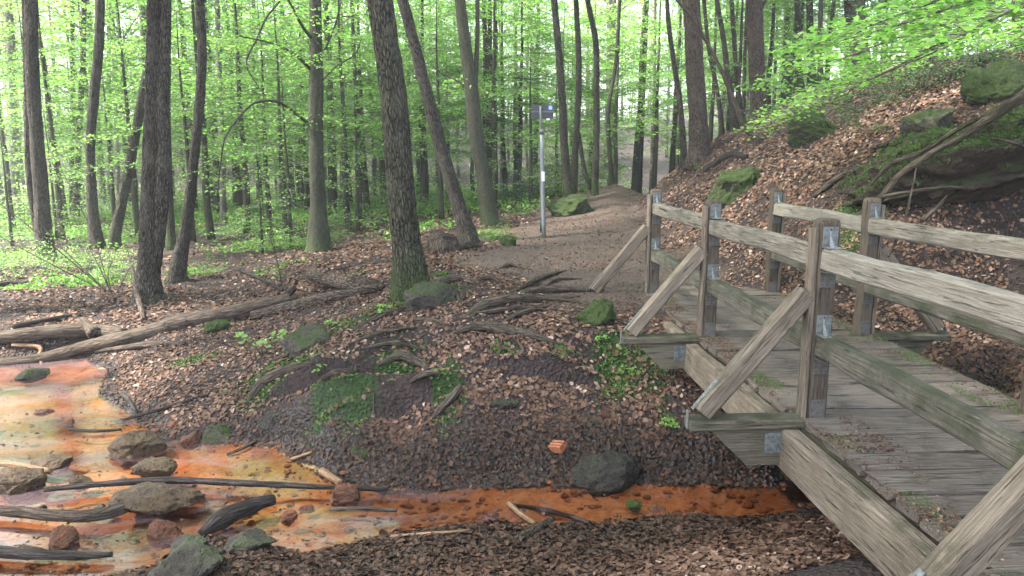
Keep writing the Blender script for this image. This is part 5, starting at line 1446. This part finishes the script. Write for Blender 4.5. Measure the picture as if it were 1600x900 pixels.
for (px, Y, k, sc) in ((95, 19, 1, 1.0), (215, 20, 0, .9), (300, 18, 1, .9), (385, 19, 0, 1.0), (445, 17.5, 1, .9), (545, 19, 0, .9), (575, 24, 2, 1.0), (690, 20, 1, 1.0), (770, 21, 0, 1.0), (810, 24, 2, .9), (960, 22, 1, .9), (1020, 23, 0, .9), (1130, 24, 2, .8), (1230, 22, 1, 1.0), (1310, 21, 0, 1.0), (1400, 20, 1, .9), (150, 26, 2, 1.0), (20, 22, 1, 1.0), (340, 25, 2, 1.1), (480, 25, 0, 1.1), (640, 27, 2, 1.0), (880, 26, 1, 1.1)):
    sapling(k, (px - 800) / F * Y, Y, sc, random.uniform(0, 6.3), sap_label((px - 800) / F * Y, Y))
rs2 = random.Random(17); n_s = 0
while n_s < 82:
    Y = 23 + 40 * rs2.random() ** 1.2; x = rs2.uniform(-.78, .62) * Y
    if x > toe_x(min(Y, 30)) + 6 and Y < 40: continue
    sapling(n_s % 3, x, Y, rs2.uniform(.9, 1.5), rs2.uniform(0, 6.3)); n_s += 1

for (x_, y_, lb) in ((-13.5, 13.5, 'added shade tree just beyond the left edge, nearest of three'), (-16.5, 18.5, 'added shade tree just beyond the left edge, middle of three'), (-10.5, 9.5, 'added shade tree by the pool just beyond the left edge'), (-12.5, 5.0, 'added shade tree left of the pool, out past the black log'), (-9.0, 1.5, 'tall tree on the near bank left of the view'), (-14.5, 9.0, 'added shade tree farther left behind the pool'), (-7.0, -2.5, 'added shade tree behind the viewer on the near bank'), (-13, 0.0, 'added shade tree well left of the near bank'), (-8.3, 5.2, 'added shade tree left of the pool, nearest the thick bare branch'), (-10.6, 3.0, 'added shade tree left of the pool, second from the water'), (-6.8, 1.6, 'added shade tree on the near bank just left of the viewer'), (-9.8, 7.2, 'added shade tree at the outer pool margin left of the fallen trunk')):  # unseen trees added so their crowns shade the foreground
    t = thing('tree', lb, 'tree', (x_, y_, hz(x_, y_) - .1))
    b = MB(); b.add(*tube([(0, 0, -.2), (0, 0, .4), (.1, 0, 5), (.3, .1, 10), (.3, .1, 16)], [.26, .2, .17, .12, .04], 24, .15, .012, 26, .13, 5)); link('trunk', b.mesh('trunk', M['bark']), t)
    add_crown(t, (.3, .1, 14.5), int(abs(x_) * 7) % 3, 1.15, x_)
# far wood: tall trees on the flat and up the far hillside
def far_trunk(seed, h):
    rng = np.random.default_rng(seed); n = 7
    P = np.stack([rng.normal(0, .09, n).cumsum(), rng.normal(0, .09, n).cumsum(), np.linspace(-.2, h, n)], -1); P[0, :2] = 0
    b = MB(); b.add(*tube(P, np.linspace(.13, .025, n), 8, 1.2, 0, lump=.1, seed=seed)); return b.mesh('trunk', M['bark_far'])
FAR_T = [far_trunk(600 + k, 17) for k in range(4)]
rs = random.Random(5)
pts = []
tries = 0
while len(pts) < 170 and tries < 9000:
    tries += 1
    t = rs.uniform(-.80, .72); y = 26 + 72 * rs.random() ** 1.15
    x = t * (y * .985 + .3)
    if y < 30 and t > .12: continue
    if x > toe_x(min(y, 30)) - 2 and y < 30: continue
    if any((x - a) ** 2 + (y - c) ** 2 < (1.1 + y * .012) ** 2 for a, c in pts): continue
    pts.append((x, y))
for k, (x, y) in enumerate(pts):
    t = thing('forest_tree', 'slender tree of the far wood beyond the marshy flat', 'tree', (x, y, hz(x, y) - .05), 'trees of the far wood', rs.uniform(0, 6.3))
    sc = rs.uniform(.75, 1.15)
    o = link('trunk', FAR_T[k % 4], t); o.scale = (sc * rs.uniform(.6, 1.2),) * 2 + (sc,)
    lm, cm = FAR_C[k % 3]
    zc = rs.uniform(9.0, 11.5)
    for me in (lm, cm):
        o = link(me.name.split('.')[0], me, t); o.location = (0, 0, zc * sc); o.scale = (sc, sc, sc)

# low shrubs of the far hillside and the flat
SHR = []
for s in range(3):
    rng = np.random.default_rng(700 + s); lm, tm = MB(), MB()
    beech_sprays(rng, lambda k: (np.array([rng.normal(0, .12), rng.normal(0, .12), rng.uniform(.05, .5)]), 1.0), 18, .95, .065, .12, .05, up=(.2, 1.0), leafmb=lm, twigmb=tm, rad=.006, tilt=.5, droop=.3)
    SHR.append((tm.mesh('stem', M['bark_far']), lm.mesh('foliage', M['leaf'], smooth=False), lm.mesh('foliage', M['ivy'], smooth=False), lm.mesh('foliage', M['leaf_far'], smooth=False)))
def shrub(x, y, k, sc, mi, label, group):
    t = thing('shrub', label, 'shrub', (x, y, hz(x, y) - .02), group, random.uniform(0, 6))
    for me in (SHR[k][0], SHR[k][mi]):
        o = link(me.name.split('.')[0], me, t); o.scale = (sc, sc, sc * .85)
for k in range(60):
    t_ = rs.uniform(-.8, .42); y = rs.uniform(24, 62); x = t_ * y
    if x > toe_x(min(y, 30)) - 3: continue
    shrub(x, y, k % 3, rs.uniform(.9, 2.0), 3, 'fresh green shrub of the far undergrowth', 'shrubs of the far undergrowth')
for k, (px, py, sc) in enumerate([(800, 318, .9), (825, 316, 1.0), (845, 312, .9), (775, 322, .8), (655, 335, .8), (690, 332, .7), (625, 330, .8)]):
    p = hit(px, py); shrub(p[0], p[1], k % 3, sc, 2 if k < 4 else 1, 'dark green bush in the row behind the sign post' if k < 4 else 'light green bush in the row behind the leaning brown tree', 'bushes at the edge of the flat')
for k, (px, py, sc) in enumerate([(1390, 150, .55), (1420, 145, .6), (1450, 140, .6), (1480, 135, .55), (1510, 120, .6), (1530, 110, .6), (1560, 105, .5), (1340, 180, .45), (1320, 200, .4), (1400, 165, .4), (1360, 210, .3), (1545, 95, .6)]):
    p = hit(px, py); shrub(p[0], p[1], k % 3, sc, 2, 'dark ivy clump trailing on the upper slope', 'ivy clumps on the slope')
for k, (px, py, sc, lb) in enumerate([(430, 395, .7, 'leafy bush at the left of the beech foot'), (515, 380, .45, 'bright sprouts round the beech foot'), (150, 430, .6, 'low shrub on the marsh below the S bent tree'), (45, 430, .7, 'low shrub on the marsh at the left edge'), (320, 432, .35, 'grassy tuft right of the slim curved tree'), (190, 440, .5, 'small shrub before the mossy leaning tree'), (95, 420, .6, 'low shrub at the foot of the dark straight tree'), (775, 372, .35, 'small green plant at the foot of the forking beech')]):
    p = hit(px, py); shrub(p[0], p[1], k % 3, sc, 1, lb, None)

# ground plants of the flat
x, y = fan_sample(240000, 10.5, 40, 1.15, .8)
gd = np.maximum(blob_mask(GREEN_B, x, y), .8 * sstep(17, 26, y) * sstep(3, -1, x))
k = (RNG.uniform(0, 1, len(x)) < gd * sstep(-.35, .2, fbm(p3(x, y, .9), 3, 77))) & (water_sd(x, y) > .3) & (path_mask(x, y) < .2)
x, y = x[k][:60000], y[k][:60000]
hgt = RNG.uniform(.02, .30, len(x)) * sstep(9, 20, y)
V_, Q_ = leaf_cloud(np.stack([x, y, height(x, y) + hgt], -1), np.tile([0, 0, 1.0], (len(x), 1)), RNG.uniform(.04, .09, len(x)) * (.55 + y / 28), RNG, .6)
b = MB(); b.add(V_, Q_, tint=np.repeat(np.clip(RNG.normal(.5, .22, len(x)), 0, 1), 4))
link('undergrowth', b.mesh('undergrowth', M['fern'], smooth=False), kind='stuff')

# seedling and small plants near the stream
def seedling(px, py, h, n, leaf, label, mat='leaf', seed=0):
    p = hit(px, py); rng = np.random.default_rng(seed)
    t = thing('seedling', label, 'seedling', p)
    sm, lm = MB(), MB()
    for q in range(n):
        a = rng.uniform(0, 6.28); e = np.array([math.cos(a) * rng.uniform(.3, .9), math.sin(a) * rng.uniform(.3, .9), rng.uniform(.45, 1.0)]) * h
        sm.add(*tube([(0, 0, 0), e * .5 + np.array([0, 0, h * .12]), e], [.004, .003, .0015], 5, .05, cap=False))
        m = 5; pp = e + rng.normal(0, leaf * .7, (m, 3)) * np.array([1, 1, .3])
        V2, Q2 = scatter_leaves(pp, np.tile([0, -.25, 1.0], (m, 1)), rng.uniform(.8, 1.2, m) * leaf, rng, .3, 0, .4)
        lm.add(V2, Q2, tint=np.repeat(np.clip(rng.normal(.75, .15, m), 0, 1), 6))
    link('stem', sm.mesh('stem', M['root']), t); link('foliage', lm.mesh('foliage', M[mat], smooth=False), t)
seedling(410, 558, .26, 11, .06, 'pale green leafy seedling beside the long slanting mossy stone', 'leaf', 1)
seedling(605, 492, .12, 8, .035, 'small fern tuft left of the mossy rock foot', 'fern', 2)
seedling(500, 585, .10, 8, .03, 'fern sprig on the slanting mossy root', 'fern', 3)
seedling(985, 590, .10, 8, .03, 'small green plant on the mossy bank left of the bridge', 'fern', 4)
seedling(1046, 672, .10, 8, .03, 'grassy sprig in the dark under the bridge outrigger', 'fern', 5)
seedling(520, 515, .10, 8, .03, 'green tuft at the top of the long slanting mossy stone', 'fern', 6)
seedling(940, 535, .07, 7, .025, 'fern tuft under the mossy squared stone', 'fern', 7)

# overhanging beech boughs at the upper right, from a tree standing right of the view
bx, by = 6.7, 6.2
t = thing('beech_tree', 'beech reaching bright leafy boughs in over the slope from the right', 'tree', (bx, by, hz(bx, by) - .1))
base = np.array(t.location)
b = MB(); b.add(*tube([(0, 0, -.2), (.05, .05, 1.5), (.0, .1, 4), (.1, 0, 8), (0, 0, 13)], [.26, .2, .17, .12, .04], 24, .12, .006, 20, .2, 3)); link('trunk', b.mesh('trunk', M['bark_grey']), t)
add_crown(t, (0, 0, 12), 1, 1.0, .3, 0)
rng = np.random.default_rng(88)
BOUGH = [((1640, 5, 6.2), (1480, 35, 6.4), (1350, 78, 6.8), (1250, 120, 7.2)), ((1650, -40, 5.6), (1520, 0, 5.4), (1400, 40, 5.6), (1290, 70, 6)), ((1650, -25, 6.8), (1500, 62, 7.4), (1380, 115, 8.0), (1270, 165, 8.4)),
         ((1650, -50, 6.6), (1500, 0, 7.2), (1400, 40, 7.8), (1330, 70, 8.2)), ((1650, -30, 5.0), (1570, 20, 4.8), (1500, 55, 4.8), (1440, 80, 5.0)), ((1640, -10, 7.2), (1440, 85, 8.4), (1300, 150, 9.2), (1215, 190, 9.8)),
         ((1660, -70, 5.2), (1540, -30, 5.0), (1440, 10, 5.2), (1360, 40, 5.4)), ((1660, 40, 8.0), (1500, 60, 9.0), (1380, 100, 9.8), (1290, 140, 10.4))]
for pth in BOUGH:
    lm, tm = MB(), MB()
    P = np.array([at_y(*q) for q in pth]); P = np.concatenate([[base + [0, .05, max(1.2, P[0][2] - base[2] - .3)]], P])
    tm.add(*tube(P - base, np.linspace(.022, .004, len(P)), 6, .15, cap=False))
    Pf, _, _ = resample(P, np.ones(len(P)), .13)
    n = len(Pf)
    Pd = Pf[-1] - Pf[0]; baz = math.atan2(Pd[1], Pd[0])
    k0 = int(n * .22)
    kk = list(range(k0, n))
    azs = [baz + (1 if q % 2 else -1) * rng.uniform(.4, 1.0) for q in kk]
    beech_sprays(rng, lambda q: (Pf[kk[q]] - base, 1 - .35 * q / len(kk)), len(kk), .86, .069, .09, .042, up=(-.12, .18), leafmb=lm, twigmb=tm, rad=.006, tilt=.30, azs=azs, droop=.18)
    link('limb', tm.mesh('limb', M['bark_far']), t); link('leafy_bough', lm.mesh('leafy_bough', M['leaf'], smooth=False), t, kind='stuff')

hm = bpy.data.materials.new('woodland_haze'); hm.use_nodes = True
ht = hm.node_tree; ht.nodes.clear()
ho = ht.nodes.new('ShaderNodeOutputMaterial'); hv = ht.nodes.new('ShaderNodeVolumePrincipled')
hv.inputs['Color'].default_value = (.95, .97, .95, 1); hv.inputs['Density'].default_value = HAZE; hv.inputs['Anisotropy'].default_value = .3
ht.links.new(hv.outputs[0], ho.inputs['Volume'])
Vb, Qb = box_v(-222, 222, -32, 262, -1.6, 36)
link('haze', mesh('haze', Vb, [Qb], [hm], smooth=False), kind='stuff')

print('tris', sum(len(m.loops) - 2 * len(m.polygons) for m in bpy.data.meshes))
